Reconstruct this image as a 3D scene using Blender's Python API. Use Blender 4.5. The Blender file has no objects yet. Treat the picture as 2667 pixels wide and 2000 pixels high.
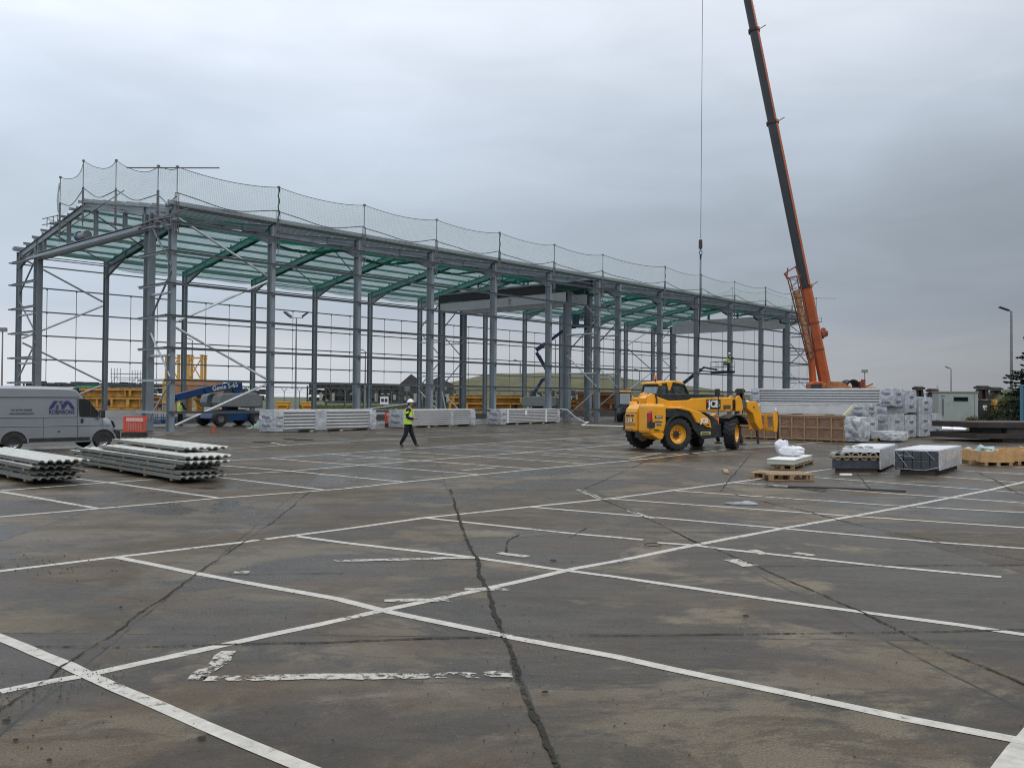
import bpy, bmesh, math, random
import numpy as np
from mathutils import Vector, Matrix, noise
random.seed(7)
S = bpy.context.scene
R = math.radians
# ------------------------------------------------------------------ camera
F, HY, RO, CH = 2325., 1036.9, .0077, 1.85
PIT = math.atan((HY-1000)/F)
cam = bpy.data.objects.new('camera', bpy.data.cameras.new('camera'))
S.collection.objects.link(cam)
cam.location = (0, 0, CH)
cam.rotation_euler = (Matrix.Rotation(math.pi/2+PIT, 3, 'X') @ Matrix.Rotation(RO, 3, 'Z')).to_euler()
cam.data.sensor_width = 36
cam.data.lens = F/2667*36
cam.data.clip_start = .1
cam.data.clip_end = 4000
S.camera = cam
# ------------------------------------------------------------------ world: overcast sky
w = bpy.data.worlds.new("World"); S.world = w; w.use_nodes = True
nt = w.node_tree; nt.nodes.clear()
def N(t, nt=nt, **k):
    n = nt.nodes.new(t)
    for a, b in k.items(): setattr(n, a, b)
    return n
def LK(a, b, nt=nt): nt.links.new(a, b)
out = N('ShaderNodeOutputWorld')
tc = N('ShaderNodeTexCoord')
sep = N('ShaderNodeSeparateXYZ'); LK(tc.outputs['Generated'], sep.inputs[0])
# slow cloud noise, stretched along the horizon
mp = N('ShaderNodeMapping'); mp.inputs['Scale'].default_value = (1.2, 1.2, 4.0); LK(tc.outputs['Generated'], mp.inputs[0])
nz = N('ShaderNodeTexNoise'); nz.inputs['Scale'].default_value = 1.7; nz.inputs['Detail'].default_value = 4; nz.inputs['Roughness'].default_value = .45
nz.inputs['Distortion'].default_value = .4
LK(mp.outputs[0], nz.inputs['Vector'])
def M(op, a, b, nt=nt, clamp=False):
    n = N('ShaderNodeMath', nt, operation=op, use_clamp=clamp)
    for i, v in enumerate((a, b)):
        if v is None: continue
        if isinstance(v, (int, float)): n.inputs[i].default_value = v
        else: nt.links.new(v, n.inputs[i])
    return n.outputs[0]
zz = M('ADD', sep.outputs[2], M('MULTIPLY', M('SUBTRACT', nz.outputs[0], .5), .10))
rm = N('ShaderNodeValToRGB'); LK(zz, rm.inputs[0])
cr = rm.color_ramp
stops = [(0.0, (.435, .46, .49)), (.045, (.43, .455, .49)), (.10, (.345, .39, .45)), (.20, (.36, .415, .48)),
         (.29, (.49, .555, .64)), (.38, (.655, .705, .79)), (.60, (.82, .86, .93)), (1.0, (1.0, 1.04, 1.10))]
while len(cr.elements) < len(stops): cr.elements.new(.5)
for e, (p, c) in zip(cr.elements, stops): e.position = p; e.color = (*c, 1)
# brighter to the left, darker to the right, fading out with height
side = M('MULTIPLY', sep.outputs[0], M('SUBTRACT', .80, M('MULTIPLY', sep.outputs[2], 1.4), clamp=True))
fac = M('SUBTRACT', 1.0, side)
nz2 = N('ShaderNodeTexNoise'); nz2.inputs['Scale'].default_value = 5; nz2.inputs['Detail'].default_value = 7; nz2.inputs['Roughness'].default_value = .5; nz2.inputs['Distortion'].default_value = .7
LK(mp.outputs[0], nz2.inputs['Vector'])
fac = M('ADD', fac, M('MULTIPLY', M('SUBTRACT', nz.outputs[0], .5), .22))
fac = M('ADD', fac, M('MULTIPLY', M('SUBTRACT', nz2.outputs[0], .5), .24))
mul = N('ShaderNodeVectorMath', operation='SCALE'); LK(rm.outputs[0], mul.inputs[0]); LK(fac, mul.inputs['Scale'])
bgc = N('ShaderNodeBackground'); LK(mul.outputs[0], bgc.inputs[0]); bgc.inputs[1].default_value = 1.29
sky = N('ShaderNodeTexSky'); sky.sky_type = 'NISHITA'; sky.sun_disc = False
SUN_EL, SUN_AZ = R(52), R(140)      # azimuth from +Y, clockwise
sky.sun_elevation = SUN_EL; sky.sun_rotation = SUN_AZ; sky.air_density = 1.0; sky.dust_density = 3
bgs = N('ShaderNodeBackground'); LK(sky.outputs[0], bgs.inputs[0]); bgs.inputs[1].default_value = .06
mx = N('ShaderNodeMixShader'); mx.inputs[0].default_value = .93
LK(bgs.outputs[0], mx.inputs[1]); LK(bgc.outputs[0], mx.inputs[2]); LK(mx.outputs[0], out.inputs[0])
sl = bpy.data.lights.new('sun', 'SUN'); sl.energy = .9; sl.angle = R(22); sl.color = (1, .97, .92)
so = bpy.data.objects.new('sun', sl); S.collection.objects.link(so)
sd = Vector((math.sin(SUN_AZ)*math.cos(SUN_EL), math.cos(SUN_AZ)*math.cos(SUN_EL), math.sin(SUN_EL)))
so.rotation_euler = (-sd).to_track_quat('-Z', 'Y').to_euler(); so.location = sd*60
S.view_settings.view_transform = 'Standard'; S.view_settings.look = 'None'
S.view_settings.exposure = 0; S.view_settings.gamma = 1
S.render.resolution_x = 1024; S.render.resolution_y = 767
S.cycles.filter_width = 1.1
# ------------------------------------------------------------------ picture measurements -> world points
_c, _s = math.cos(PIT), math.sin(PIT)
def ray(px, py):
    ar, br = px-1333.5, py-1000
    a = ar*math.cos(RO)+br*math.sin(RO); b = -ar*math.sin(RO)+br*math.cos(RO); v = -b/F
    return Vector((a/F, _c-v*_s, _s+v*_c))
def G(px, py, z=0.):
    r = ray(px, py); return Vector((0, 0, CH))+r*((z-CH)/r.z)
def atY(px, py, Y):
    r = ray(px, py); return Vector((0, 0, CH))+r*(Y/r.y)
# ------------------------------------------------------------------ materials
_mats = {}
def mat(name, col, rough=.5, metal=0., var=.12, scale=3., bump=0., bscale=40., spec=.5, coat=0., dirt=None, dscale=1.5, damt=.5):
    if name in _mats: return _mats[name]
    m = bpy.data.materials.new(name); m.use_nodes = True; _mats[name] = m
    t = m.node_tree; b = t.nodes['Principled BSDF']
    b.inputs['Roughness'].default_value = rough; b.inputs['Metallic'].default_value = metal
    b.inputs['Specular IOR Level'].default_value = spec
    if coat: b.inputs['Coat Weight'].default_value = coat; b.inputs['Coat Roughness'].default_value = .1
    co = t.nodes.new('ShaderNodeTexCoord')
    n1 = t.nodes.new('ShaderNodeTexNoise'); n1.inputs['Scale'].default_value = scale; n1.inputs['Detail'].default_value = 6; n1.inputs['Roughness'].default_value = .6
    t.links.new(co.outputs['Object'], n1.inputs['Vector'])
    mr = t.nodes.new('ShaderNodeMapRange'); mr.inputs[1].default_value = .3; mr.inputs[2].default_value = .7
    mr.inputs[3].default_value = 1-var; mr.inputs[4].default_value = 1+var
    t.links.new(n1.outputs[0], mr.inputs[0])
    vm = t.nodes.new('ShaderNodeVectorMath'); vm.operation = 'SCALE'; vm.inputs[0].default_value = col
    t.links.new(mr.outputs[0], vm.inputs['Scale'])
    src = vm.outputs[0]
    if dirt:
        n2 = t.nodes.new('ShaderNodeTexNoise'); n2.inputs['Scale'].default_value = dscale; n2.inputs['Detail'].default_value = 8; n2.inputs['Roughness'].default_value = .7
        t.links.new(co.outputs['Object'], n2.inputs['Vector'])
        r2 = t.nodes.new('ShaderNodeMapRange'); r2.inputs[1].default_value = .5; r2.inputs[2].default_value = .68; r2.inputs[4].default_value = damt
        t.links.new(n2.outputs[0], r2.inputs[0])
        mxx = t.nodes.new('ShaderNodeMix'); mxx.data_type = 'RGBA'
        t.links.new(r2.outputs[0], mxx.inputs[0]); t.links.new(src, mxx.inputs[6]); mxx.inputs[7].default_value = (*dirt, 1)
        src = mxx.outputs[2]
    t.links.new(src, b.inputs['Base Color'])
    if bump:
        n3 = t.nodes.new('ShaderNodeTexNoise'); n3.inputs['Scale'].default_value = bscale; n3.inputs['Detail'].default_value = 5
        t.links.new(co.outputs['Object'], n3.inputs['Vector'])
        bp = t.nodes.new('ShaderNodeBump'); bp.inputs['Strength'].default_value = bump; bp.inputs['Distance'].default_value = .02
        t.links.new(n3.outputs[0], bp.inputs['Height']); t.links.new(bp.outputs[0], b.inputs['Normal'])
    return m
steel = mat('steel', (.225, .262, .288), .42, .12, .13, 1.3, .1, 30, dirt=(.20, .215, .22), dscale=.8, damt=.5)
steelL = mat('galvanised_steel', (.52, .56, .59), .32, .3, .15, 6, .1, 60)
purl = mat('purlin_steel', (.15, .18, .19), .45, .2, .12, 2)
steelM = mat('rail_steel', (.22, .255, .275), .4, .3, .15, 4)
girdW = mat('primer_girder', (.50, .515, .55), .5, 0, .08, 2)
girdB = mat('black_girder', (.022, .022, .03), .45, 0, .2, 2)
scaf = mat('scaffold_tube', (.17, .175, .18), .4, .5, .3, 5, dirt=(.16, .09, .06), dscale=3)
rope = mat('rope', (.15, .175, .175), .8)
yellow = mat('machine_yellow', (.80, .36, .018), .33, 0, .06, 2, .03, 60, coat=.3, dirt=(.35, .18, .05), dscale=2.5, damt=.35)
black = mat('black_plastic', (.022, .024, .027), .45, 0, .25, 4, dirt=(.07, .065, .06), dscale=3, damt=.5)
rubber = mat('rubber', (.018, .018, .019), .75, 0, .4, 5, .3, 30, dirt=(.06, .055, .048), dscale=4, damt=.6)
dark = mat('dark_metal', (.03, .032, .036), .5, .3)
white = mat('white_paint', (.78, .78, .77), .45, 0, .05)
red = mat('red_plastic', (.62, .07, .03), .45, 0, .15, 5, dirt=(.4, .15, .1), dscale=5)
orange = mat('crane_orange', (.40, .085, .016), .42, 0, .15, 1, .05, 20, dirt=(.22, .06, .03), dscale=.8, damt=.6)
rust = mat('rust_red', (.22, .06, .035), .7, .1, .3, 3)
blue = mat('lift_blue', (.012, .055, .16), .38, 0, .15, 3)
grey = mat('grey_cover', (.20, .215, .225), .45, 0, .1)
chrome = mat('chrome', (.35, .36, .36), .38, .8)
silver = mat('van_silver', (.265, .285, .31), .30, .35, .05, 1.5, coat=.6, dirt=(.20, .20, .20), dscale=1.2, damt=.18)
wood = mat('wood', (.33, .22, .12), .75, 0, .3, 6, .3, 30, dirt=(.15, .11, .08), dscale=3)
woodL = mat('fresh_wood', (.50, .30, .13), .7, 0, .25, 6, .2, 30)
ply = mat('plywood', (.235, .135, .085), .7, 0, .3, 3, .2, 20, dirt=(.16, .10, .07), dscale=2)
film = mat('plastic_film', (.43, .45, .475), .25, 0, .28, 2.2, 1., 9, spec=.7)
filmW = mat('white_film', (.74, .75, .78), .28, 0, .1, 3, .5, 6, spec=.6)
panelW = mat('white_panel', (.60, .61, .61), .4, 0, .08, 2)
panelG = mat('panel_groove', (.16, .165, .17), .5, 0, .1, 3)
sheet = mat('fibre_sheet', (.52, .53, .49), .65, 0, .12, 3, .15, 30, dirt=(.42, .43, .40), dscale=2, damt=.4)
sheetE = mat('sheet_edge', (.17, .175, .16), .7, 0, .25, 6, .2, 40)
concr = mat('pale_concrete', (.34, .345, .35), .75, 0, .12, 1.5, .15, 40, dirt=(.24, .24, .24), dscale=1)
jackY = mat('jacket_yellow', (.50, .28, .06), .6, 0, .25, 1, dirt=(.17, .08, .03), dscale=1.6, damt=.9)
rustB = mat('rusty_orange', (.36, .17, .07), .7, 0, .3, .8, dirt=(.15, .06, .03), dscale=1)
darkG = mat('dark_green_steel', (.035, .055, .05), .6, 0, .4, .6)
darkS = mat('dark_rust_steel', (.04, .03, .028), .7, .1, .4, 1.5)
brickD = mat('dark_brick', (.045, .035, .033), .8, 0, .3, 1)
slate = mat('slate', (.05, .05, .055), .6, 0, .2, 2)
navy = mat('navy_cloth', (.008, .010, .018), .9, 0, .3, 10, .2, 40)
hivis = mat('hi_vis_yellow', (.50, .72, .03), .7, 0, .1, 6, .2, 20)
reflT = mat('reflective_tape', (.62, .65, .58), .35)
skinm = mat('skin', (.42, .22, .15), .55, 0, .05)
boot = mat('boot_leather', (.06, .04, .03), .7)
amber = mat('amber_lens', (.75, .16, .02), .25, coat=.5)
redl = mat('red_lens', (.35, .01, .01), .2, coat=.5)
bluecl = mat('blue_cloth', (.33, .47, .50), .85, 0, .15, 6, .4, 12)
cont = mat('container_paint', (.33, .38, .35), .6, 0, .1, 1, dirt=(.24, .23, .19), dscale=.8)
bluec = mat('container_blue', (.04, .13, .19), .5, 0, .2, 1)
txtN = mat('navy_print', (.03, .03, .13), .5)
txtB = mat('film_print', (.13, .15, .22), .5)
txtD = mat('dark_print', (.03, .03, .03), .6)
sand = mat('sand', (.27, .20, .12), .95, 0, .15, 1)
rebar = mat('pipe_white', (.7, .71, .68), .4)
insul = mat('insulation', (.50, .47, .33), .8, 0, .1)
block = mat('dark_block', (.045, .052, .062), .3, 0, .3, 5, .4, 10, spec=.6)
glass = bpy.data.materials.new('glass'); glass.use_nodes = True
t = glass.node_tree; t.nodes.clear()
o_ = t.nodes.new('ShaderNodeOutputMaterial'); m_ = t.nodes.new('ShaderNodeMixShader'); m_.inputs[0].default_value = .30
tr = t.nodes.new('ShaderNodeBsdfTransparent'); tr.inputs[0].default_value = (.50, .60, .56, 1)
gl = t.nodes.new('ShaderNodeBsdfGlossy'); gl.inputs['Roughness'].default_value = .05; gl.inputs[0].default_value = (.55, .6, .6, 1)
t.links.new(tr.outputs[0], m_.inputs[1]); t.links.new(gl.outputs[0], m_.inputs[2]); t.links.new(m_.outputs[0], o_.inputs[0])
dglass = mat('dark_glass', (.012, .018, .018), .08, 0, .3, 2, spec=.8)
def net_mat(name, col, cell, thick, haze, base=0.):
    m = bpy.data.materials.new(name); m.use_nodes = True
    t = m.node_tree; t.nodes.clear()
    o = t.nodes.new('ShaderNodeOutputMaterial'); ms = t.nodes.new('ShaderNodeMixShader')
    tr = t.nodes.new('ShaderNodeBsdfTransparent')
    df = t.nodes.new('ShaderNodeBsdfDiffuse'); df.inputs[0].default_value = (*col, 1)
    tl = t.nodes.new('ShaderNodeBsdfTranslucent'); tl.inputs[0].default_value = (*col, 1)
    m2 = t.nodes.new('ShaderNodeMixShader'); m2.inputs[0].default_value = .5
    t.links.new(df.outputs[0], m2.inputs[1]); t.links.new(tl.outputs[0], m2.inputs[2])
    uv = t.nodes.new('ShaderNodeUVMap'); sp = t.nodes.new('ShaderNodeSeparateXYZ'); t.links.new(uv.outputs[0], sp.inputs[0])
    fs = []
    for k in (0, 1):
        a = M('FRACT', M('DIVIDE', sp.outputs[k], cell, nt=t), None, nt=t)
        fs.append(M('LESS_THAN', a, thick, nt=t))
    g = M('MAXIMUM', fs[0], fs[1], nt=t)
    nn = t.nodes.new('ShaderNodeTexNoise'); nn.inputs['Scale'].default_value = .5; nn.inputs['Detail'].default_value = 3
    t.links.new(uv.outputs[0], nn.inputs['Vector'])
    g = M('MULTIPLY', g, M('ADD', M('MULTIPLY', nn.outputs[0], .7, nt=t), haze, nt=t), nt=t, clamp=True)
    g = M('MAXIMUM', g, M('MULTIPLY', M('ADD', nn.outputs[0], .5, nt=t), base, nt=t), nt=t)
    t.links.new(g, ms.inputs[0]); t.links.new(tr.outputs[0], ms.inputs[1]); t.links.new(m2.outputs[0], ms.inputs[2])
    t.links.new(ms.outputs[0], o.inputs[0])
    return m
netE = net_mat('edge_netting', (.62, .71, .695), .10, .16, .55, .15)
netG = net_mat('green_netting', (.002, .135, .09), .08, .23, .58, .27)
netF = mat('folded_netting', (.004, .085, .055), .9, 0, .4, 5)
# ------------------------------------------------------------------ mesh builder
class MB:
    def __init__(s): s.v = []; s.f = []; s.m = []; s.uv = None
    def add(s, vs, fs, mi=0, X=None):
        b = len(s.v)
        s.v += [(X @ Vector(p)) if X is not None else Vector(p) for p in vs]
        s.f += [tuple(b+i for i in f) for f in fs]; s.m += [mi]*len(fs); return s
    def box(s, x0, x1, y0, y1, z0, z1, mi=0, X=None):
        vs = [(x, y, z) for x in (x0, x1) for y in (y0, y1) for z in (z0, z1)]
        return s.add(vs, [(0, 1, 3, 2), (4, 6, 7, 5), (0, 4, 5, 1), (2, 3, 7, 6), (0, 2, 6, 4), (1, 5, 7, 3)], mi, X)
    def frame(s, p, q, up=(0, 0, 1)):
        p, q = Vector(p), Vector(q); d = (q-p).normalized(); up = Vector(up)
        if abs(d.dot(up)) > .98: up = Vector((0, 1, 0)) if abs(d.y) < .9 else Vector((1, 0, 0))
        x = d.cross(up).normalized(); u = x.cross(d).normalized(); return p, q, d, x, u
    def bar(s, p, q, w, h, mi=0, up=(0, 0, 1), w2=None, h2=None, ox=0, oz=0):
        p, q, d, x, u = s.frame(p, q, up); w2 = w if w2 is None else w2; h2 = h if h2 is None else h2
        vs = [p+x*(a*w/2+ox)+u*(b*h/2+oz) for a, b in ((-1, -1), (1, -1), (1, 1), (-1, 1))]+[q+x*(a*w2/2+ox)+u*(b*h2/2+oz) for a, b in ((-1, -1), (1, -1), (1, 1), (-1, 1))]
        return s.add(vs, [(3, 2, 1, 0), (4, 5, 6, 7), (0, 1, 5, 4), (1, 2, 6, 5), (2, 3, 7, 6), (3, 0, 4, 7)], mi)
    def ibeam(s, p, q, D, B, tf=.02, tw=.012, up=(0, 0, 1), mi=0):
        s.bar(p, q, B, tf, mi, up, oz=D/2-tf/2); s.bar(p, q, B, tf, mi, up, oz=-D/2+tf/2); s.bar(p, q, tw, D-2*tf, mi, up); return s
    def tube(s, p, q, r, n=8, mi=0, r2=None, cap=True):
        p, q, d, x, u = s.frame(p, q); r2 = r if r2 is None else r2
        vs = []
        for c, rr in ((p, r), (q, r2)):
            vs += [c+x*(rr*math.cos(2*math.pi*i/n))+u*(rr*math.sin(2*math.pi*i/n)) for i in range(n)]
        fs = [(i, (i+1) % n, n+(i+1) % n, n+i) for i in range(n)]
        if cap: fs += [tuple(range(n))[::-1], tuple(range(n, 2*n))]
        return s.add(vs, fs, mi)
    def path(s, pts, r, n=6, mi=0):
        for a, b in zip(pts, pts[1:]): s.tube(a, b, r, n, mi)
        return s
    def prism(s, poly, y0, y1, mi=0, X=None, ax='y'):
        n = len(poly)
        def pt(a, b, y): return {'y': (a, y, b), 'x': (y, a, b), 'z': (a, b, y)}[ax]
        vs = [pt(a, b, y0) for a, b in poly]+[pt(a, b, y1) for a, b in poly]
        fs = [(i, (i+1) % n, n+(i+1) % n, n+i) for i in range(n)]+[tuple(range(n))[::-1], tuple(range(n, 2*n))]
        return s.add(vs, fs, mi, X)
    def lathe(s, prof, n=24, mi=0, X=None):      # prof: (radius, axial), axis = y
        vs = []; k = len(prof)
        for i in range(n):
            a = 2*math.pi*i/n
            vs += [(r*math.cos(a), y, r*math.sin(a)) for r, y in prof]
        fs = [(i*k+j, i*k+j+1, ((i+1) % n)*k+j+1, ((i+1) % n)*k+j) for i in range(n) for j in range(k-1)]
        return s.add(vs, fs, mi, X)
    def ell(s, c, r, n=12, m=8, mi=0, z0=-1., jit=0):
        vs = []; fs = []
        for j in range(m+1):
            t = math.asin(max(-1, min(1, z0)))+(math.pi/2-math.asin(z0))*j/m
            for i in range(n):
                a = 2*math.pi*i/n; k = 1+random.uniform(-jit, jit)
                vs.append((c[0]+r[0]*math.cos(t)*math.cos(a)*k, c[1]+r[1]*math.cos(t)*math.sin(a)*k, c[2]+r[2]*math.sin(t)*k))
        for j in range(m):
            for i in range(n): fs.append((j*n+i, j*n+(i+1) % n, (j+1)*n+(i+1) % n, (j+1)*n+i))
        return s.add(vs, fs, mi)
    def wrapbox(s, x0, x1, y0, y1, z0, z1, amp=.03, sub=.12, seed=0, mi=0, bulge=0., fq=3.):
        # crumpled film: a gridded box pushed about by noise
        c = Vector(((x0+x1)/2, (y0+y1)/2, (z0+z1)/2)); nx, ny, nz_ = [max(2, int((b-a)/sub)) for a, b in ((x0, x1), (y0, y1), (z0, z1))]
        h = Vector(((x1-x0)/2, (y1-y0)/2, (z1-z0)/2))
        def face(o, u, v, nu, nv, n):
            vs = []
            for i in range(nu+1):
                for j in range(nv+1):
                    p = Vector(o)+Vector(u)*(i/nu)+Vector(v)*(j/nv)
                    q = p-c; rel = Vector((q.x/h.x, q.y/h.y, q.z/h.z))
                    k = noise.noise(p*fq+Vector((seed*3.1, seed, 0)))*amp*1.6+noise.noise(p*fq*2.7+Vector((seed, 0, 5)))*amp
                    k2 = noise.noise(p*fq*1.3+Vector((9, seed, 2)))*amp
                    r = max(0, 1-rel.z**2)*bulge
                    d = q.normalized()
                    p = p+d*(k+r*.8)+Vector((k2, k2*.5, 0 if p.z < z0+.01 else k2*.4))
                    if p.z < z0: p.z = z0+.005
                    vs.append(p)
            fs = [(i*(nv+1)+j, (i+1)*(nv+1)+j, (i+1)*(nv+1)+j+1, i*(nv+1)+j+1) for i in range(nu) for j in range(nv)]
            s.add(vs, fs, mi)
        dx, dy, dz = (x1-x0, 0, 0), (0, y1-y0, 0), (0, 0, z1-z0)
        face((x0, y0, z0), dx, dz, nx, nz_, 0); face((x0, y1, z0), dx, dz, nx, nz_, 0)
        face((x0, y0, z0), dy, dz, ny, nz_, 0); face((x1, y0, z0), dy, dz, ny, nz_, 0)
        face((x0, y0, z1), dx, dy, nx, ny, 0)
        return s
    def build(s, name, mats, parent=None, smooth=False, bevel=0, loc=None, rz=0):
        me = bpy.data.meshes.new(name); me.from_pydata([tuple(v) for v in s.v], [], s.f)
        for m in (mats if isinstance(mats, (list, tuple)) else [mats]): me.materials.append(m)
        me.polygons.foreach_set('material_index', s.m)
        if s.uv:
            ul = me.uv_layers.new(name='UVMap')
            for l in me.loops: ul.data[l.index].uv = s.uv[l.vertex_index]
        bm = bmesh.new(); bm.from_mesh(me)
        if smooth: bmesh.ops.remove_doubles(bm, verts=bm.verts, dist=.0005)
        if not s.uv: bmesh.ops.recalc_face_normals(bm, faces=bm.faces)
        bm.to_mesh(me); bm.free()
        if smooth:
            me.polygons.foreach_set('use_smooth', [True]*len(me.polygons))
            try: me.set_sharp_from_angle(angle=R(38))
            except Exception: pass
        me.update()
        o = bpy.data.objects.new(name, me); S.collection.objects.link(o)
        if parent is not None: o.parent = parent
        if loc is not None: o.location = loc
        if rz: o.rotation_euler = (0, 0, rz)
        if bevel:
            b = o.modifiers.new('bevel', 'BEVEL'); b.width = bevel; b.segments = 2; b.limit_method = 'ANGLE'; b.angle_limit = R(40)
        return o
def tag(o, label, cat, group=None, kind=None):
    if label: o['label'] = label
    if cat: o['category'] = cat
    if group: o['group'] = group
    if kind: o['kind'] = kind
    return o
def thing(name, label, cat, loc=(0, 0, 0), rz=0, group=None):
    o = bpy.data.objects.new(name, None); S.collection.objects.link(o)
    o.empty_display_size = .2; o.location = loc; o.rotation_euler = (0, 0, rz)
    return tag(o, label, cat, group)
def kids(o): return [c for c in S.collection.objects if c.parent == o]
def copy_tree(o, parent=None):
    c = o.copy(); S.collection.objects.link(c)
    if parent is not None: c.parent = parent
    for ch in kids(o): copy_tree(ch, c)
    return c
def text(s_, size, parent, loc, rot, m, name='lettering', ext=.004, align='CENTER', bold=0., sx=1.):
    cu = bpy.data.curves.new('t', 'FONT'); cu.body = s_; cu.size = size; cu.extrude = ext; cu.align_x = align; cu.align_y = 'CENTER'; cu.offset = bold; cu.resolution_u = 3
    o = bpy.data.objects.new('t', cu); S.collection.objects.link(o)
    dg = bpy.context.evaluated_depsgraph_get(); me = bpy.data.meshes.new_from_object(o.evaluated_get(dg))
    bpy.data.objects.remove(o)
    me.materials.clear(); me.materials.append(m)
    r = bpy.data.objects.new(name, me); S.collection.objects.link(r); r.parent = parent; r.location = loc; r.rotation_euler = rot; r.scale = (sx, 1, 1)
    return r
FRONT = (R(90), 0, 0)       # lettering read by someone standing at -y
LEFTF = (R(90), 0, R(-90))  # lettering read by someone standing at -x
RIGHTF = (R(90), 0, R(90))  # read by someone standing at +x
# ------------------------------------------------------------------ ground
def ground_mat():
    m = bpy.data.materials.new('wet_concrete'); m.use_nodes = True; t = m.node_tree; b = t.nodes['Principled BSDF']
    co = t.nodes.new('ShaderNodeTexCoord')
    def noi(sc, det=6, ro=.6, dist=0, stretch=(1, 1, 1)):
        mp = t.nodes.new('ShaderNodeMapping'); mp.inputs['Scale'].default_value = stretch; t.links.new(co.outputs['Object'], mp.inputs[0])
        n = t.nodes.new('ShaderNodeTexNoise'); n.inputs['Scale'].default_value = sc; n.inputs['Detail'].default_value = det; n.inputs['Roughness'].default_value = ro; n.inputs['Distortion'].default_value = dist
        t.links.new(mp.outputs[0], n.inputs['Vector']); return n.outputs[0]
    def ramp(f, a, c, lo=0., hi=1.):
        r = t.nodes.new('ShaderNodeMapRange'); r.inputs[1].default_value = a; r.inputs[2].default_value = c; r.inputs[3].default_value = lo; r.inputs[4].default_value = hi
        t.links.new(f, r.inputs[0]); return r.outputs[0]
    def mix(f, a, c):
        x = t.nodes.new('ShaderNodeMix'); x.data_type = 'RGBA'
        t.links.new(f, x.inputs[0])
        for v, s_ in ((a, 6), (c, 7)):
            if isinstance(v, tuple): x.inputs[s_].default_value = (*v, 1)
            else: t.links.new(v, x.inputs[s_])
        return x.outputs[2]
    # slab bays: each cast slab has its own tone
    sx = t.nodes.new('ShaderNodeSeparateXYZ'); t.links.new(co.outputs['Object'], sx.inputs[0])
    wob = M('MULTIPLY', M('SUBTRACT', noi(.5, 3), .5, nt=t), .12, nt=t)
    u_ = M('ADD', M('ADD', sx.outputs[0], M('MULTIPLY', sx.outputs[1], .112, nt=t), nt=t), wob, nt=t)
    iu = M('FLOOR', M('DIVIDE', M('SUBTRACT', u_, .74, nt=t), 2.95, nt=t), None, nt=t)
    iv = M('FLOOR', M('DIVIDE', M('ADD', M('SUBTRACT', sx.outputs[1], 6.95, nt=t), wob, nt=t), 5.6, nt=t), None, nt=t)
    cx = t.nodes.new('ShaderNodeCombineXYZ'); t.links.new(iu, cx.inputs[0]); t.links.new(iv, cx.inputs[1])
    wn = t.nodes.new('ShaderNodeTexWhiteNoise'); wn.noise_dimensions = '2D'; t.links.new(cx.outputs[0], wn.inputs['Vector'])
    slab = wn.outputs['Value']
    damp = ramp(M('ADD', noi(.42, 10, .70, .5, (.8, 1, 1)), M('MULTIPLY', M('SUBTRACT', slab, .5, nt=t), .16, nt=t), nt=t), .475, .525)
    damp2 = ramp(noi(1.5, 10, .74, .6, (.7, 1.2, 1)), .51, .55)
    brown = ramp(M('ADD', noi(.7, 8, .7, .3, (.6, 1, 1)), M('MULTIPLY', M('SUBTRACT', slab, .5, nt=t), -.12, nt=t), nt=t), .46, .58)
    streak = ramp(noi(2.2, 10, .78, .2, (.4, 1.5, 1)), .42, .62)
    pale = ramp(noi(1.3, 10, .76, .8, (1, 1.4, 1)), .57, .66)
    c = mix(damp, (.134, .111, .077), (.036, .029, .020))
    c = mix(M('MULTIPLY', damp2, .50, nt=t), c, (.033, .026, .018))
    c = mix(M('MULTIPLY', brown, .65, nt=t), c, (.062, .039, .022))
    c = mix(M('MULTIPLY', streak, .35, nt=t), c, (.102, .087, .060))
    c = mix(M('MULTIPLY', pale, M('ADD', M('MULTIPLY', M('SUBTRACT', 1., damp, nt=t), .5, nt=t), .08, nt=t), nt=t), c, (.185, .160, .125))
    c = mix(M('MULTIPLY', ramp(noi(.33, 6, .6), .55, .66), .35, nt=t), c, (.062, .064, .044))
    def jline(v, w_):
        f = M('FRACT', v, None, nt=t); d = M('ABSOLUTE', M('SUBTRACT', f, .5, nt=t), None, nt=t); return ramp(d, .5-w_, .5-w_*.4)
    jn = M('MAXIMUM', jline(M('DIVIDE', M('SUBTRACT', u_, .74, nt=t), 2.95, nt=t), .0065), jline(M('DIVIDE', M('SUBTRACT', sx.outputs[1], 6.95, nt=t), 5.6, nt=t), .0035), nt=t)
    jn = M('MULTIPLY', jn, ramp(noi(3, 4), .38, .5, .25, .85), nt=t)
    c = mix(jn, c, (.022, .020, .016))
    spots = ramp(noi(9, 4, .6), .67, .72)
    c = mix(M('MULTIPLY', spots, .6, nt=t), c, (.035, .031, .027))
    flecks = ramp(noi(30, 3, .6), .68, .73)
    c = mix(M('MULTIPLY', flecks, .5, nt=t), c, (.26, .235, .20))
    tone = t.nodes.new('ShaderNodeVectorMath'); tone.operation = 'SCALE'; t.links.new(c, tone.inputs[0]); t.links.new(ramp(slab, 0, 1, .70, 1.24), tone.inputs['Scale']); c = tone.outputs[0]
    fine = noi(70, 5, .8)
    sc = t.nodes.new('ShaderNodeVectorMath'); sc.operation = 'SCALE'; t.links.new(c, sc.inputs[0]); t.links.new(ramp(fine, .38, .62, .62, 1.38), sc.inputs['Scale'])
    t.links.new(sc.outputs[0], b.inputs['Base Color'])
    pud = ramp(noi(.16, 5, .55, .8, (1, 1.3, 1)), .47, .55)
    rr = M('SUBTRACT', ramp(damp, 0, 1, .62, .40), M('MULTIPLY', pud, .17, nt=t), nt=t)
    rr = M('ADD', rr, ramp(noi(14, 4), .3, .7, -.07, .07), nt=t)
    t.links.new(rr, b.inputs['Roughness']); b.inputs['Specular IOR Level'].default_value = .22
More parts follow.
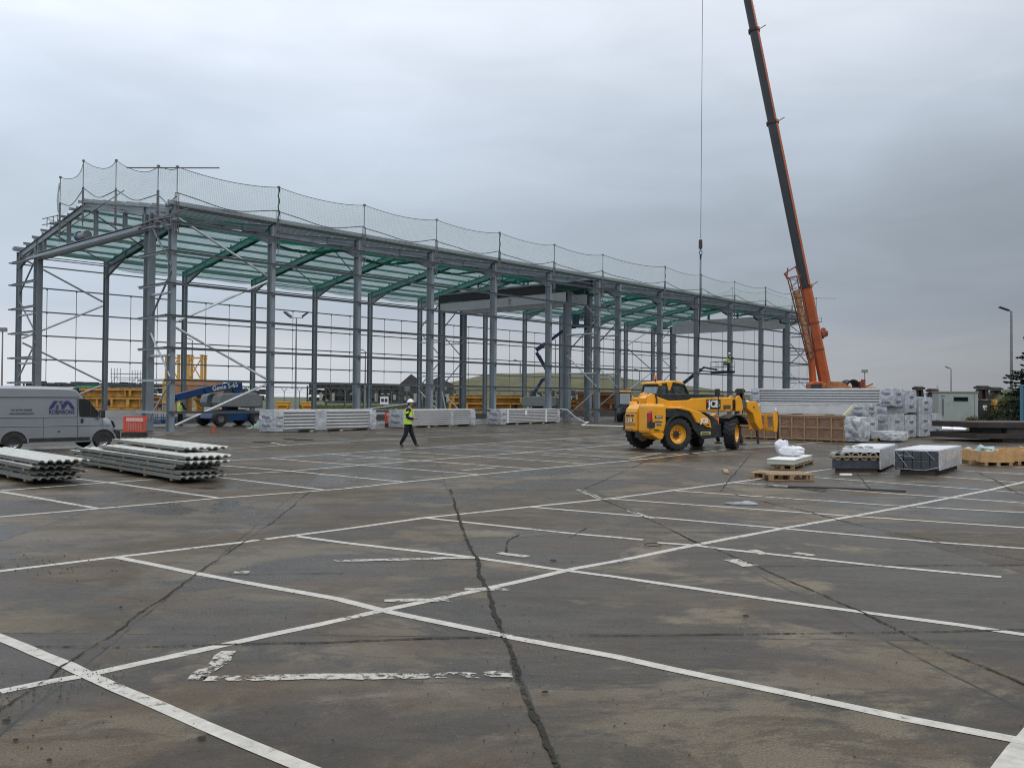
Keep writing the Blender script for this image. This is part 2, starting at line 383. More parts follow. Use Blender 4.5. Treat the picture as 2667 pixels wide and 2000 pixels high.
    bp = t.nodes.new('ShaderNodeBump'); bp.inputs['Distance'].default_value = .006; bp.inputs['Strength'].default_value = .8
    hh = M('ADD', noi(38, 6, .75), M('MULTIPLY', noi(6, 4), 1.5, nt=t), nt=t)
    t.links.new(hh, bp.inputs['Height']); t.links.new(bp.outputs[0], b.inputs['Normal'])
    return m
gm = ground_mat()
g = MB().add([(-900, -60, 0), (900, -60, 0), (900, 142, 0), (-900, 142, 0)], [(0, 1, 2, 3)]); tag(g.build('concrete_ground', gm), 'wet brown grey concrete apron', None, kind='structure')
grassm = mat('grass_field', (.075, .085, .038), .95, 0, .35, .12, .3, 2, dirt=(.12, .105, .055), dscale=.05, damt=.7)
g = MB().add([(-1500, 141, -.05), (1500, 141, -.05), (3000, 3000, -.05), (-3000, 3000, -.05)], [(0, 1, 2, 3)])
tag(g.build('field', grassm), 'rough grass field beyond the yard', None, kind='structure')
# paint with wear
def paint_mat(name, col, lo, hi):
    m = bpy.data.materials.new(name); m.use_nodes = True; t = m.node_tree; b = t.nodes['Principled BSDF']
    co = t.nodes.new('ShaderNodeTexCoord'); n1 = t.nodes.new('ShaderNodeTexNoise'); n1.inputs['Scale'].default_value = 9; n1.inputs['Detail'].default_value = 7; n1.inputs['Roughness'].default_value = .75
    t.links.new(co.outputs['Object'], n1.inputs['Vector'])
    n2 = t.nodes.new('ShaderNodeTexNoise'); n2.inputs['Scale'].default_value = 1.1; n2.inputs['Detail'].default_value = 3; t.links.new(co.outputs['Object'], n2.inputs['Vector'])
    a = M('ADD', M('MULTIPLY', n1.outputs[0], .75, nt=t), M('MULTIPLY', n2.outputs[0], .45, nt=t), nt=t)
    r = t.nodes.new('ShaderNodeMapRange'); r.inputs[1].default_value = lo; r.inputs[2].default_value = hi; t.links.new(a, r.inputs[0])
    b.inputs['Base Color'].default_value = (*col, 1); b.inputs['Roughness'].default_value = .5
    v = t.nodes.new('ShaderNodeVectorMath'); v.operation = 'SCALE'; v.inputs[0].default_value = col
    n3 = t.nodes.new('ShaderNodeMapRange'); n3.inputs[1].default_value = .35; n3.inputs[2].default_value = .7; n3.inputs[3].default_value = 1.08; n3.inputs[4].default_value = .66
    t.links.new(n1.outputs[0], n3.inputs[0]); t.links.new(n3.outputs[0], v.inputs['Scale']); t.links.new(v.outputs[0], b.inputs['Base Color'])
    ms = t.nodes.new('ShaderNodeMixShader'); tr = t.nodes.new('ShaderNodeBsdfTransparent'); o = t.nodes['Material Output']
    t.links.new(r.outputs[0], ms.inputs[0]); t.links.new(b.outputs[0], ms.inputs[1]); t.links.new(tr.outputs[0], ms.inputs[2]); t.links.new(ms.outputs[0], o.inputs[0])
    return m
paint = paint_mat('line_paint', (.51, .49, .435), .67, .755)
paintW = paint_mat('worn_line_paint', (.46, .44, .385), .60, .66)
for nd in paintW.node_tree.nodes:
    if nd.type == 'TEX_NOISE' and abs(nd.inputs['Scale'].default_value-9) < .1: nd.inputs['Scale'].default_value = 13
paintY = paint_mat('yellow_marks', (.26, .18, .06), .50, .56)
def strip(mb, pts, width, z, jag=0., step=.5, ext=0.):
    P = [G(*p) for p in pts]
    if ext:
        P[0] = P[0]+(P[0]-P[1]).normalized()*ext; P[-1] = P[-1]+(P[-1]-P[-2]).normalized()*ext
    Q = [P[0]]
    for a, b in zip(P, P[1:]):
        n = max(1, int((b-a).length/step)); Q += [a+(b-a)*(i+1)/n for i in range(n)]
    vs = []
    for i, p in enumerate(Q):
        d = (Q[min(i+1, len(Q)-1)]-Q[max(i-1, 0)]); d.z = 0; d.normalize(); nrm = Vector((-d.y, d.x, 0))
        w1 = width/2*(1+random.uniform(-jag, jag)); w2 = width/2*(1+random.uniform(-jag, jag)); off = random.uniform(-jag, jag)*width*.3
        vs += [(p.x+nrm.x*(w1+off), p.y+nrm.y*(w1+off), z), (p.x-nrm.x*(w2-off), p.y-nrm.y*(w2-off), z)]
    mb.add(vs, [(2*i, 2*i+1, 2*i+3, 2*i+2) for i in range(len(Q)-1)])
W1 = .105
longs = [[(0,1801),(130,1774),(217,1759),(603,1675),(995,1590),(1334,1518),(1500,1480),(1600,1462),(1812,1419),(2044,1375),(2222,1344),(2367,1317.5),(2574,1276.5),(2667,1255),(2760,1235)],
 [(-60,1497),(0,1487),(301,1450.6),(631,1412),(672,1406)],[(692,1404),(900,1377),(1109,1348),(1378,1320),(1600,1297),(1759,1276),(1976,1247.5),(2164,1221)],
 [(-60,1351),(0,1345.6),(256,1324.4),(570,1297),(814,1279),(900,1272),(1052,1255.4),(1248,1236),(1402,1221),(1679,1195.6),(1788,1182.6),(1905.5,1169.5),(2060,1158.7),(2143,1151)],
 [(0,1277.6),(285,1256),(570,1237),(753,1227),(942,1211),(1093,1199.7),(1247.5,1187.5),(1471,1170),(1638,1156)],
 [(582,1199.5),(704,1193),(861,1182.6),(1142,1164),(1341,1150),(1549,1137.4),(1634,1133)],
 [(500,1174),(740,1160),(800,1155),(971,1145.6),(1370,1127.7),(1630,1116)],[(1150,1121),(1410,1115)]]
divs = [[(-80,1630),(0,1660),(175,1732),(223,1756),(525,1886),(796,2000),(1000,2085)],
 [(301,1450.6),(509,1493),(667,1522),(879,1560),(995,1590),(1315,1655.6),(1333,1660),(1604,1711),(1755,1744),(2027,1801.5),(2358,1871),(2667,1931),(2800,1960)],
 [(765,1395.7),(900,1414),(1243.5,1453),(1431,1480),(1600,1502),(2020,1563.5),(2251,1595),(2517,1630),(2667,1653),(2760,1666)],
 [(1109,1349),(1195,1358),(1467,1387),(1675,1406)],[(1711,1413),(1812,1420),(1870,1428.4),(2275,1472),(2608,1503)],
 [(1378,1320),(1700,1347),(2044,1377),(2444,1412.5),(2667,1428.5),(2760,1437)],
 [(1585,1298.5),(1700,1307),(2203,1343),(2667,1374),(2760,1381)],
 [(1759,1278),(2352.5,1318.4),(2667,1335),(2760,1341)],[(1913.5,1257),(2082,1268),(2487.6,1297),(2667,1310),(2760,1317)],
 [(2121,1243),(2574,1276.5),(2667,1283.7)],[(2270,1230),(2330,1234)],[(2445,1240.5),(2647,1256)],[(2483,1224),(2667,1235.6),(2740,1241)],
 [(2489,1207),(2556.5,1211.5),(2667,1217)],[(2491,1193),(2551,1196.6)],
 [(0,1280),(256,1324.4)],[(199,1247),(285,1257),(570,1297)],[(570,1243),(842,1275.6)],[(574,1212),(757,1227),(1052,1255.4)],
 [(704,1193),(800,1201.7),(934,1211),(1243.5,1235.5)],[(861,1182.6),(1093,1199.7),(1390,1221)],[(999,1174),(1239,1188),(1528,1208)],
 [(1142,1165),(1390,1178),(1675,1195.6)],[(1252,1157),(1475,1170),(1764,1183)],[(1349,1150),(1557,1161),(1638,1164)],[(1451,1144),(1638,1153)],[(1549,1137),(1638,1142)],
 [(525,1161),(609,1166)],[(1085,1131.7),(1280,1132.5)],[(979,1128),(1101,1133)],[(700,1152),(746,1160)]]
mb = MB()
for l in longs: strip(mb, l, W1, .002, .10, .35)
tag(mb.build('white_bay_lines', paint), 'white painted parking lines running across the yard', None, kind='structure')
mb = MB()
for l in divs: strip(mb, l, W1, .0035, .10, .35)
strip(mb, [(2710,1890),(2600,2030)], .13, .0027, .1, .2)
tag(mb.build('white_divider_lines', paint), 'white painted parking bay dividers', None, kind='structure')
mb = MB()
for l in ([(507,1771),(560,1735),(597,1696)], [(520,1768),(760,1764),(1334,1757)], [(869,1461),(1010,1458),(1243,1452)], [(1001,1565),(1170,1563)], [(1506,1275),(1569,1301)],
          [(1350,1180),(1560,1196)], [(1300,1440),(1375,1450)], [(2070,1440),(2120,1447)], [(1960,1432),(1990,1444)], [(1480,1172),(1700,1184)],
          [(1640,1330),(1700,1352)], [(1290,1218),(1200,1226)], [(1720,1180),(1640,1195)], [(900,1196),(1010,1190)], [(610,1490),(650,1490)], [(1210,1535),(1330,1535)]):
    strip(mb, l, .12, .005, .25, .12)
strip(mb, [(1904,1457),(1957,1475)], .2, .005, .1, .12); pass
tag(mb.build('worn_lines', paintW), 'flaking remnants of older white parking lines', None, kind='structure')
mb = MB()
for l in ([(870,1243),(950,1243)], [(880,1250),(940,1252)], [(760,1248),(800,1246)]): strip(mb, l, .10, .006, .3, .1)
tag(mb.build('yellow_marks', paintY), 'faint yellow spray marks on the concrete', None, kind='structure')
crackm = paint_mat('crack_fill', (.034, .032, .025), .60, .66)
for nd in crackm.node_tree.nodes:
    if nd.type == 'TEX_NOISE' and abs(nd.inputs['Scale'].default_value-9) < .1: nd.inputs['Scale'].default_value = 34
    if nd.type == 'BSDF_PRINCIPLED': nd.inputs['Roughness'].default_value = .9; nd.inputs['Specular IOR Level'].default_value = .2
cracks = [(.078, [(1172,1273),(1193,1340),(1207,1385),(1243,1454),(1248,1500),(1272,1536),(1306,1651),(1334,1705),(1363,1783),(1399,1892),(1448,2000),(1480,2090)]),
 (.035, [(808,1280),(732,1343),(671,1387.5),(627,1414),(586,1444),(513,1493),(468,1526),(423,1560),(362,1596.5),(301.5,1651),(259,1675),(199,1711),(151,1741),(121,1771),(0,1856)]),
 (.05, [(1695,1196),(1593,1242),(1524,1273)]), (.05, [(1512,1275),(1573,1303),(1700,1356),(1812,1411.5),(1860,1428),(1976,1477),(2082,1525),(2242,1592.5),(2358,1651),(2479,1705),(2667,1783),(2760,1822)]),
 (.046, [(1333,1658),(1996,1651),(2667,1642),(2760,1641)]), (.046, [(90,1686),(301,1687),(784,1675),(1306,1660)]), (.046, [(1976,1475),(2667,1472),(2760,1472)]),
 (.032, [(594,1498),(900,1492.5),(1044,1397.1)][:2]), (.032, [(1044,1397),(1203,1392)]), (.05, [(1957,1182),(1875,1279)]), (.046, [(1909,1287),(2116,1337),(2188.5,1356),(2439,1411.5),(2667,1460)]),
 (.05, [(2232,1233),(2266,1274)]), (.032, [(1158,1275),(1512,1275)]), (.032, [(1682,1387),(2352,1387)]), (.05, [(2541,1228),(2590,1250),(2632,1276),(2667,1290)]), (.04, [(2180,1160),(2196,1190)]),
 (.032, [(1330,1340),(1470,1330)]), (.05, [(1318,1440),(1322,1410),(1350,1392)]), (.032, [(1480,1400),(1530,1375)]), (.032, [(400,1300),(700,1262)])]
def crackstrip(mb, pts, width, z, n=0):
    P = [G(*p) for p in pts]; Q = [P[0]]
    for a, b in zip(P, P[1:]):
        k = max(1, int((b-a).length/.04)); Q += [a+(b-a)*(i+1)/k for i in range(k)]
    vs = []
    for i, p in enumerate(Q):
        d = Q[min(i+1, len(Q)-1)]-Q[max(i-1, 0)]; d.z = 0; d.normalize(); nr = Vector((-d.y, d.x, 0))
        off = noise.noise(p*1.1+Vector((n, 0, 0)))*.03+noise.noise(p*5+Vector((n, 3, 0)))*.010+noise.noise(p*17+Vector((n, 3, 0)))*.008
        wl = width*.5*(.28+abs(noise.noise(p*4+Vector((0, n, 0))))*1.2+random.uniform(0, .25))
        wr = width*.5*(.28+abs(noise.noise(p*4.7+Vector((7, n, 0))))*1.2+random.uniform(0, .25))
        vs += [(p.x+nr.x*(off+wl), p.y+nr.y*(off+wl), z), (p.x+nr.x*(off-wr), p.y+nr.y*(off-wr), z)]
    mb.add(vs, [(2*i, 2*i+1, 2*i+3, 2*i+2) for i in range(len(Q)-1)])
mb = MB()
for i, (wd, l) in enumerate(cracks): crackstrip(mb, l, wd*.75, .0075, i)
tag(mb.build('ground_cracks', crackm), 'dark cracks and slab joints in the concrete', None, kind='structure')
# ------------------------------------------------------------------ the steel building
BA = .8291
BO = Vector((-17.34, 45.34, 0)); BD = Vector((math.cos(BA), math.sin(BA), 0)); BN = Vector((-BD.y, BD.x, 0))
def BW(t_, n_, z_=0): return BO+BD*t_+BN*n_+Vector((0, 0, z_))
T = [0, 5.77, 11.74, 17.68, 23.67, 29.7, 35.77, 38.61, 44.85, 51.02, 57.32, 63.79, 70.01, 76.07]
W, EH, RS = 21.4, 11.35, .172
def rz(n): return EH+min(n, W-n)*RS
bld = thing('steel_frame_building', 'long grey steel portal frame of an unclad shed with rails and purlins', 'building frame', BO, BA)
def bp(mb, name, mats=steel, **k): return mb.build(name, mats, bld, **k)
for i, t_ in enumerate(T):
    for side_ in (0, 1):
        n = 0 if side_ == 0 else W
        mb = MB(); D, B = .48, .23
        mb.ibeam((t_, n, .03), (t_, n, EH), D, B, .022, .014, up=(0, 1, 0))
        mb.box(t_-.2, t_+.2, n-.32, n+.32, .004, .034); mb.box(t_-.14, t_+.14, n-.25, n+.25, EH, EH+.02)
        s_ = 1 if side_ == 0 else -1
        for zz_ in (EH-1.05,): mb.box(t_-.11, t_+.11, n-.215, n+.215, zz_, zz_+.015)
        for k in range(5): mb.box(t_-.06, t_+.06, n-s_*.25, n-s_*.31, .97+1.63*k, 1.13+1.63*k)
        bp(mb, 'column')
        # rafter with haunch
        mb = MB(); rd = .42
        a = Vector((t_, n+s_*.24, rz(.24)-rd/2)); r_ = Vector((t_, W/2, rz(W/2)-rd/2))
        mb.ibeam(a, r_, rd, .19, .018, .011)
        h0, h1 = EH-.40, EH-1.0; hx = n+s_*.24; hl = n+s_*3.1
        mb.prism([(hx, h0+.02), (hx, h1), (hl, rz(3.1)-rd-.01), (hl, rz(3.1)-rd+.03)], t_-.006, t_+.006, ax='x')
        mb.bar((t_, hx, h1), (t_, hl, rz(3.1)-rd-.01), .19, .018)
        mb.bar((t_, hl, rz(3.1)-rd), (t_, hl, rz(3.1)-.02), .18, .012, up=(0, 1, 0))
        for nn in range(1, 8): mb.box(t_-.07, t_+.07, n+s_*nn*1.34-.03, n+s_*nn*1.34+.03, rz(nn*1.34), rz(nn*1.34)+.2)
        bp(mb, 'rafter')
# purlins
E0, E1 = -.34, T[-1]+.5
for side_ in (0, 1):
    s_ = 1 if side_ == 0 else -1; n0 = 0 if side_ == 0 else W
    for k in range(8):
        n = n0+s_*(.15+k*1.475); zc = rz(.15+k*1.475)+.13
        if k == 7: n = n0+s_*10.35; zc = rz(10.35)+.13
        mb = MB(); d_ = .17
        mb.box(E0, E1, n-.004, n+.004, zc-d_/2, zc+d_/2); mb.box(E0, E1, n+.005, n+.075, zc+d_/2-.006, zc+d_/2); mb.box(E0, E1, n-.075, n-.005, zc-d_/2, zc-d_/2+.006)
        bp(mb, 'purlin', purl)
    mb = MB(); n = n0-s_*.12                          # deep eave beam with the pale gap under it
    mb.box(E0, E1, n-.05, n+.05, EH+.10, EH+.40); mb.box(E0, E1, n-s_*.20-.06, n-s_*.20+.06, EH+.16, EH+.34)
    bp(mb, 'eave_beam')
    mb = MB(); mb.tube((0, n0+s_*.2, EH-.28), (T[-1], n0+s_*.2, EH-.28), .045, 6); bp(mb, 'eave_tie')
mb = MB(); mb.tube((0, W/2, rz(W/2)+.12), (T[-1], W/2, rz(W/2)+.12), .05, 6); bp(mb, 'ridge_tie')
# side rails
ZR = [.99+1.63*k for k in range(6)]+[10.62]
def rail(a, b, up, D=.17):
    mb = MB(); a, b = Vector(a), Vector(b); d = (b-a).normalized(); out_ = Vector(up)
    mb.bar(a, b, .012, D, 0, (0, 0, 1)); o2 = out_*.045
    mb.bar(a+o2+Vector((0, 0, D/2)), b+o2+Vector((0, 0, D/2)), .09, .010, 0); mb.bar(a-o2-Vector((0, 0, D/2)), b-o2-Vector((0, 0, D/2)), .09, .010, 0)
    return mb
for k, z in enumerate(ZR):
    end_ = T[-1]+.5; e1 = T[8] if k == 0 else end_
    bp(rail((-.55 if k else -.35, -.36, z), (e1, -.36, z), (0, -1, 0), .11), 'side_rail', steelM)
    if 0 < k: bp(rail((-.55, W+.36, z), (end_, W+.36, z), (0, 1, 0), .085), 'side_rail', steelM)
NFW = {0: 2.5, 6: 3.1, 7: 3.1, 13: 3.1}; NBW = {0: 18.05, 6: 18.3, 7: 18.3, 13: 18.4}
for i in (0, 6, 7, 13):
    t_ = T[i]; nf, nb = NFW[i], NBW[i]; top = 10.45 if i != 13 else 10.14
    for n, s_ in ((nf, 1), (nb, -1)):
        mb = MB(); mb.ibeam((t_, n, .03), (t_, n, top+1.0), .62, .36, .03, .018, up=(0, 1, 0)); mb.box(t_-.28, t_+.28, n-.4, n+.4, .004, .035); bp(mb, 'door_column')
    # zigzag bracing and rails between the corner column and the door column
    for c0, c1 in ((0, nf), (W, nb)):
        zs = [10.95, 8.35, 5.55, 2.7, .25]
        for q in range(4):
            a, b = (c1, c0) if q % 2 == 0 else (c0, c1)
            mb = MB(); x = t_-.02; mb.tube((x, a, zs[q]-(.15 if q else 0)), (x, b, zs[q+1]+.1), .055, 8); bp(mb, 'brace', steelL if (q > 1) else steelM)
        for z in (7.1, 3.9): mb = MB(); mb.tube((t_, c0, z), (t_, c1, z), .07, 8); bp(mb, 'strut', steelL)
        if i in (0, 13):
            so_ = -.36 if i == 0 else .36; sg = 1 if c0 == 0 else -1
            for k, z in enumerate(ZR): bp(rail((t_+so_, c0-sg*.3, z), (t_+so_, c1+sg*.45, z), (so_/.36, 0, 0), .11), 'gable_rail', steelM if k > 1 or c0 else steelL)
            mb = MB(); mb.ibeam((t_, c0, 10.9), (t_, c1, 10.9), .2, .15)
            bp(mb, 'gable_beam')
# lintels / door head girders
def lintel(t_, z0, z1, dep, m, name='lintel', n0=2.5, n1=18.05, lip=.0, twin=True):
    mb = MB(); mb.ibeam((t_, n0, (z0+z1)/2), (t_, n1, (z0+z1)/2), z1-z0, dep, .03, .014)
    if twin: mb.box(t_-dep/2+.01, t_-dep/2+.022, n0, n1, z0+.03, z1-.03)
    return bp(mb, name, m)
lintel(0, 10.50, 11.0, .30, steel, twin=False)
mb = MB()
for k, x in enumerate((-.28, -.42)): mb.bar((x, 2.9, 10.74-.1*k), (x, 19.0, 10.74-.1*k), .06, .14)
mb.bar((-.35, -1.1, 10.66), (-.35, 3.2, 10.66), .06, .08)
bp(mb, 'door_track', steel)
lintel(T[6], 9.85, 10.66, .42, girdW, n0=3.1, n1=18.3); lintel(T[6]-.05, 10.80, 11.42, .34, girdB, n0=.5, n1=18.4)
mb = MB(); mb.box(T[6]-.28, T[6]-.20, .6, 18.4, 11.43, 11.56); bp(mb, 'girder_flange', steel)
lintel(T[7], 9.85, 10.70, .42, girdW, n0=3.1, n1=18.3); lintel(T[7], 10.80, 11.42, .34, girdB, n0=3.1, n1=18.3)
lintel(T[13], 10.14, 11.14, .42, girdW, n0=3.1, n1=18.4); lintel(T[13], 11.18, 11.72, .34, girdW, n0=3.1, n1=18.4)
mb = MB()
for k in range(3): mb.box(T[6]-.235, T[6]-.222, 9.3, 9.55, 10.08+k*.17, 10.13+k*.17)
bp(mb, 'bolt_plate', girdB)
for n in (17.1, 13.2, 9.3, 5.5, 3.13):
    for t_ in (0, T[13]):
        mb = MB(); mb.ibeam((t_, n, 11.0 if t_ == 0 else 11.7), (t_, n, rz(n)-.35), .2, .2, up=(0, 1, 0)); bp(mb, 'gable_post')
for n in (4.5, 7.5, 10.5, 13.5, 16.5):
    for t_ in (T[6], T[7]): mb = MB(); mb.bar((t_, n, 11.43), (t_, n, rz(n)-.4), .12, .12, up=(0, 1, 0)); bp(mb, 'gable_post')
# wall bracing in the end bays and the middle
for i, j in ((0, 1), (12, 13)):
    for n in (.02, W-.02):
        zs = [10.95, 8.4, 5.5, 2.7, .2]
        for q in range(4):
            a, b = (T[i], T[j]) if (q % 2 == 0) else (T[j], T[i])
            if i == 12: a, b = b, a
            mb = MB(); mb.tube((a+(.25 if a < b else -.25), n, zs[q]-(.18 if q else 0)), (b-(.25 if a < b else -.25), n, zs[q+1]+.12), .065, 8); bp(mb, 'brace', steelL)
# roof bracing
for i in (0, 3, 6, 9, 12):
    for (na, nb_) in ((.5, 5.4), (5.4, 10.5), (10.9, 16.), (16., 20.9)):
        mb = MB(); mb.tube((T[i], na, rz(na)-.25), (T[i+1], nb_, rz(nb_)-.25), .045, 6); mb.tube((T[i+1], nb_, rz(nb_)-.27), (T[i], nb_, rz(nb_)-.27), .035, 6); bp(mb, 'roof_brace', steel)
# sag rods
for i in range(13):
    if i == 6: continue
    for f in (.33, .67):
        x = T[i]+(T[i+1]-T[i])*f
        mb = MB(); mb.tube((x, W+.36, 2.62 if i else 1.0), (x, W+.36, 9.14), .022, 5)
        for z in ZR[1:6]: mb.box(x-.05, x+.05, W+.33, W+.40, z-.1, z+.02)
        bp(mb, 'sag_rod', steelM)
        if i >= 8:
            mb = MB(); mb.tube((x, -.36, .99), (x, -.36, 9.14), .022, 5)
            for z in ZR[1:6]: mb.box(x-.05, x+.05, -.40, -.33, z-.1, z+.02)
            bp(mb, 'sag_rod', steelM)
# ------------------------------------------------------------------ nets
def netpanel(P, u, v):           # P(i,j) -> point and metric uv
    mb = MB(); mb.uv = []; vs = []
    for i in range(u+1):
        for j in range(v+1):
            p, uvv = P(i/u, j/v); vs.append(p); mb.uv.append(uvv)
    mb.add(vs, [(i*(v+1)+j, (i+1)*(v+1)+j, (i+1)*(v+1)+j+1, i*(v+1)+j+1) for i in range(u) for j in range(v)]); return mb
net = thing('safety_net', 'green safety net slung under the roof purlins of the steel frame', 'safety net', BO, BA)
for i in range(13):
    a, b = T[i]+.02, T[i+1]-.02; lo = .0 if i else 1
    sagm = random.uniform(.10, .30)
    def P(u, v, a=a, b=b, i=i, sagm=sagm):
        n = .55+v*(W-1.1); x = a+(b-a)*u
        drop = (.50 if i else .08)
        edge = max(0, 1-min(n, W-n)/3.0)
        z = rz(n)-drop+edge*(.02 if i == 0 else -.02)-sagm*4*u*(1-u)*(1-.5*edge)-noise.noise(Vector((x*.4, n*.3, i)))*.14
        return (x, n, z), (x, n)
    netpanel(P, 10, 26).build('net_panel', netG, net, smooth=True)
    if i:                       # gathered net lashed along each rafter
        mb = MB(); pts = []
        for k in range(41):
            n = 1.6+k*(W-4.6)/40; pts.append(Vector((T[i]+noise.noise(Vector((n, i, 0)))*.07, n, rz(n)-.49-abs(noise.noise(Vector((n*1.3, i, 4))))*.10)))
        for p, q in zip(pts, pts[1:]): mb.bar(p, q, .26, .05+.05*random.random())
        mb.build('gathered_net', netF, net)
    # slumped folds hanging just inside the front eave
    if i > 0:
        mb = MB()
        for k in range(12):
            u0, u1 = k/12, (k+1)/12
            f = lambda u: Vector((a+(b-a)*u, 1.0+.8*math.sin(u*3.1)+noise.noise(Vector((u*5, i, 1)))*.3, EH-.45-.42*4*u*(1-u)*random.uniform(.9, 1.1)))
            mb.bar(f(u0), f(u1), .16, .10+.08*random.random())
        mb.build('net_fold', netF, net)
bar_ = thing('edge_barrier', 'tall pale edge protection netting on scaffold posts around the roof edge of the steel frame', 'edge netting', BO, BA)
def pole(mb, p, h, lean=(0, 0), base=1.7):
    p = Vector(p); q = p+Vector((lean[0], lean[1], h)); b = p-Vector((0, 0, base))
    mb.tube(b, q, .025, 6); return q
def postset(x, n, z0, h, outd, name='net_post'):
    mb = MB(); o = Vector(outd); p = Vector((x, n, z0))+o*.40
    q = pole(mb, p, h)
    for s_ in (-1, 1):                                         # narrow hoop of the clamp bracket
        sd_ = Vector((-o.y, o.x, 0))*.10*s_
        mb.tube(p+sd_-Vector((0, 0, 1.3)), p+sd_+Vector((0, 0, .75)), .024, 6)
    mb.tube(p+Vector((-o.y, o.x, 0))*.10+Vector((0, 0, .75)), p-Vector((-o.y, o.x, 0))*.10+Vector((0, 0, .75)), .024, 6)
    for z in (-.35, -1.2): mb.tube(p+Vector((0, 0, z))+o*.15, p+Vector((0, 0, z))-o*.55, .026, 6)
    mb.box(q.x-.06, q.x+.06, q.y-.06, q.y+.06, q.z-.05, q.z+.06)
    mb.build(name, scaf, bar_); return q
fp = [0.]+[t_+.15 for t_ in T[1:-1]]+[T[-1]+.3]
fr = []; random.seed(3)
for k, x in enumerate(fp):
    if k == 7: continue
    fr.append((postset(x, 0, EH, 2.1+random.uniform(-.05, .05), (0, -1, 0)), x))
def netspan(q0, q1, zb0, zb1, sag, name='net_panel'):
    L = (Vector(q1)-Vector(q0)).length
    def P(u, v):
        top = Vector(q0).lerp(Vector(q1), u); top.z -= sag*4*u*(1-u)
        bot = Vector((top.x, top.y, zb0+(zb1-zb0)*u))
        p = bot.lerp(top, v); nn = noise.noise(Vector((p.x*.3, p.y*.3, v*.6)))*.07
        d = (Vector(q1)-Vector(q0)).normalized(); p += Vector((-d.y, d.x, 0))*(nn-.25*4*u*(1-u)*v)
        return p, (u*L, v*(q0.z-zb0))
    netpanel(P, 16, 10).build(name, netE, bar_, smooth=True)
    mb = MB(); pts = [P(i/14, 1)[0] for i in range(15)]; mb.path(pts, .018, 5); mb.build('net_rope', rope, bar_); mb = MB()
    pts = []
    for i in range(19):
        u = i/18; p = P(u, .0)[0]; c = P(u, .28)[0]; c.z -= .28*4*u*(1-u)-.06*math.sin(u*9+q0.x)-.1; pts.append(c)
    mb.path(pts, .028, 5); mb.build('net_rope', rope, bar_)
for (a, xa), (b, xb) in zip(fr, fr[1:]): netspan(a, b, EH+.12, EH+.12, .30)
# dark lacing where net lengths join
for k in (1, 4, 7, 10):
    a, x = fr[k]; mb = MB(); pts = [a+Vector((math.sin(i*1.7)*.05, -.03, -i*.17)) for i in range(12)]+[Vector((a.x-.35, a.y+.2, EH-.05)), Vector((a.x-.5, a.y+.5, EH-.4))]
    mb.path(pts, .035, 5); mb.build('net_lacing', netF, bar_)
for X, o in ((0, (-1, 0, 0)), (T[-1], (1, 0, 0))):
    gp = []
    for n in (.84, 5.8, 10.2, 13.6): gp.append(postset(X, n, rz(n)+.1, 2.3 if n > 3 else 2.0, o))
    for a, b in zip(gp, gp[1:]): netspan(a, b, rz(a.y)+.0, rz(b.y)+.0, .40)
    c = fr[0][0] if X == 0 else fr[-1][0]
    netspan(c, gp[0], EH-.1, EH, .1)
    mb = MB()                        # loose tail of netting at the last post
    pts = [gp[-1]+Vector((0, .1+.25*math.sin(i*.35), -.35-i*.22)) for i in range(9)]
    for p, q in zip(pts, pts[1:]): mb.bar(p, q, .05, .10+.12*random.random())
    mb.build('loose_net', netE, bar_)
mb = MB(); c = fr[0][0]; mb.tube(c+Vector((-1.6, 2.2, .02)), c+Vector((1.7, -1.1, .10)), .035, 8); mb.build('scaffold_tube', scaf, bar_); mb = MB(); mb.tube(fr[-1][0]+Vector((-.5, .6, 0)), fr[-1][0]+Vector((1.5, -1.6, .0)), .035, 8); mb.build('scaffold_tube', scaf, bar_)
# corner outrigger brackets
for (X, n, z, sx) in ((-.4, 14.6, rz(14.6)-.15, -1), (-.5, -.1, EH-1.0, 1), (T[-1]+.5, -.2, EH-.6, 1)):
    mb = MB()
    for dz in (0, .42): mb.tube((X, n-.8, z+dz), (X-.2, n+1.2, z+dz*.9+.06), .028, 6)
    for dy in (-.7, 0, 1.): mb.tube((X, n+dy, z-.05), (X, n+dy, z+.5), .026, 6)
    mb.tube((X, n-.7, z), (X, n+.9, z+.42), .026, 6); mb.build('outrigger_bracket', scaf, bar_)
mb = MB(); a = Vector((-.35, -2.2, 11.0)); mb.tube(a, Vector((-.2, 4.0, 10.9)), .03, 6); mb.build('scaffold_tube', scaf, bar_); mb = MB(); mb.tube((-.3, 5, 13.0), (-.35, 13.5, 11.7), .03, 6); mb.build('scaffold_tube', scaf, bar_)
t_ = thing('blue_drum', 'blue and grey roller drum sitting on the near door beam under the gable', 'motor drum', BW(.0, 11.2, 11.0), BA)
mb = MB(); mb.lathe([(.0, -.75), (.26, -.75), (.26, .25), (.0, .25)], 18, 0, Matrix.Translation((0, 0, .27))); mb.build('drum', grey, t_, smooth=True)
mb = MB(); mb.lathe([(.0, .251), (.30, .251), (.30, .55), (.0, .55)], 18, 0, Matrix.Translation((0, 0, .30))); mb.build('motor_end', mat('motor_blue', (.03, .08, .22), .4), t_, smooth=True)
# ------------------------------------------------------------------ silver van
VO = G(268, 1168); 
van = thing('panel_van', 'silver high roof panel van with navy roof logo parked beside the corrugated sheets', 'van', VO, BA)
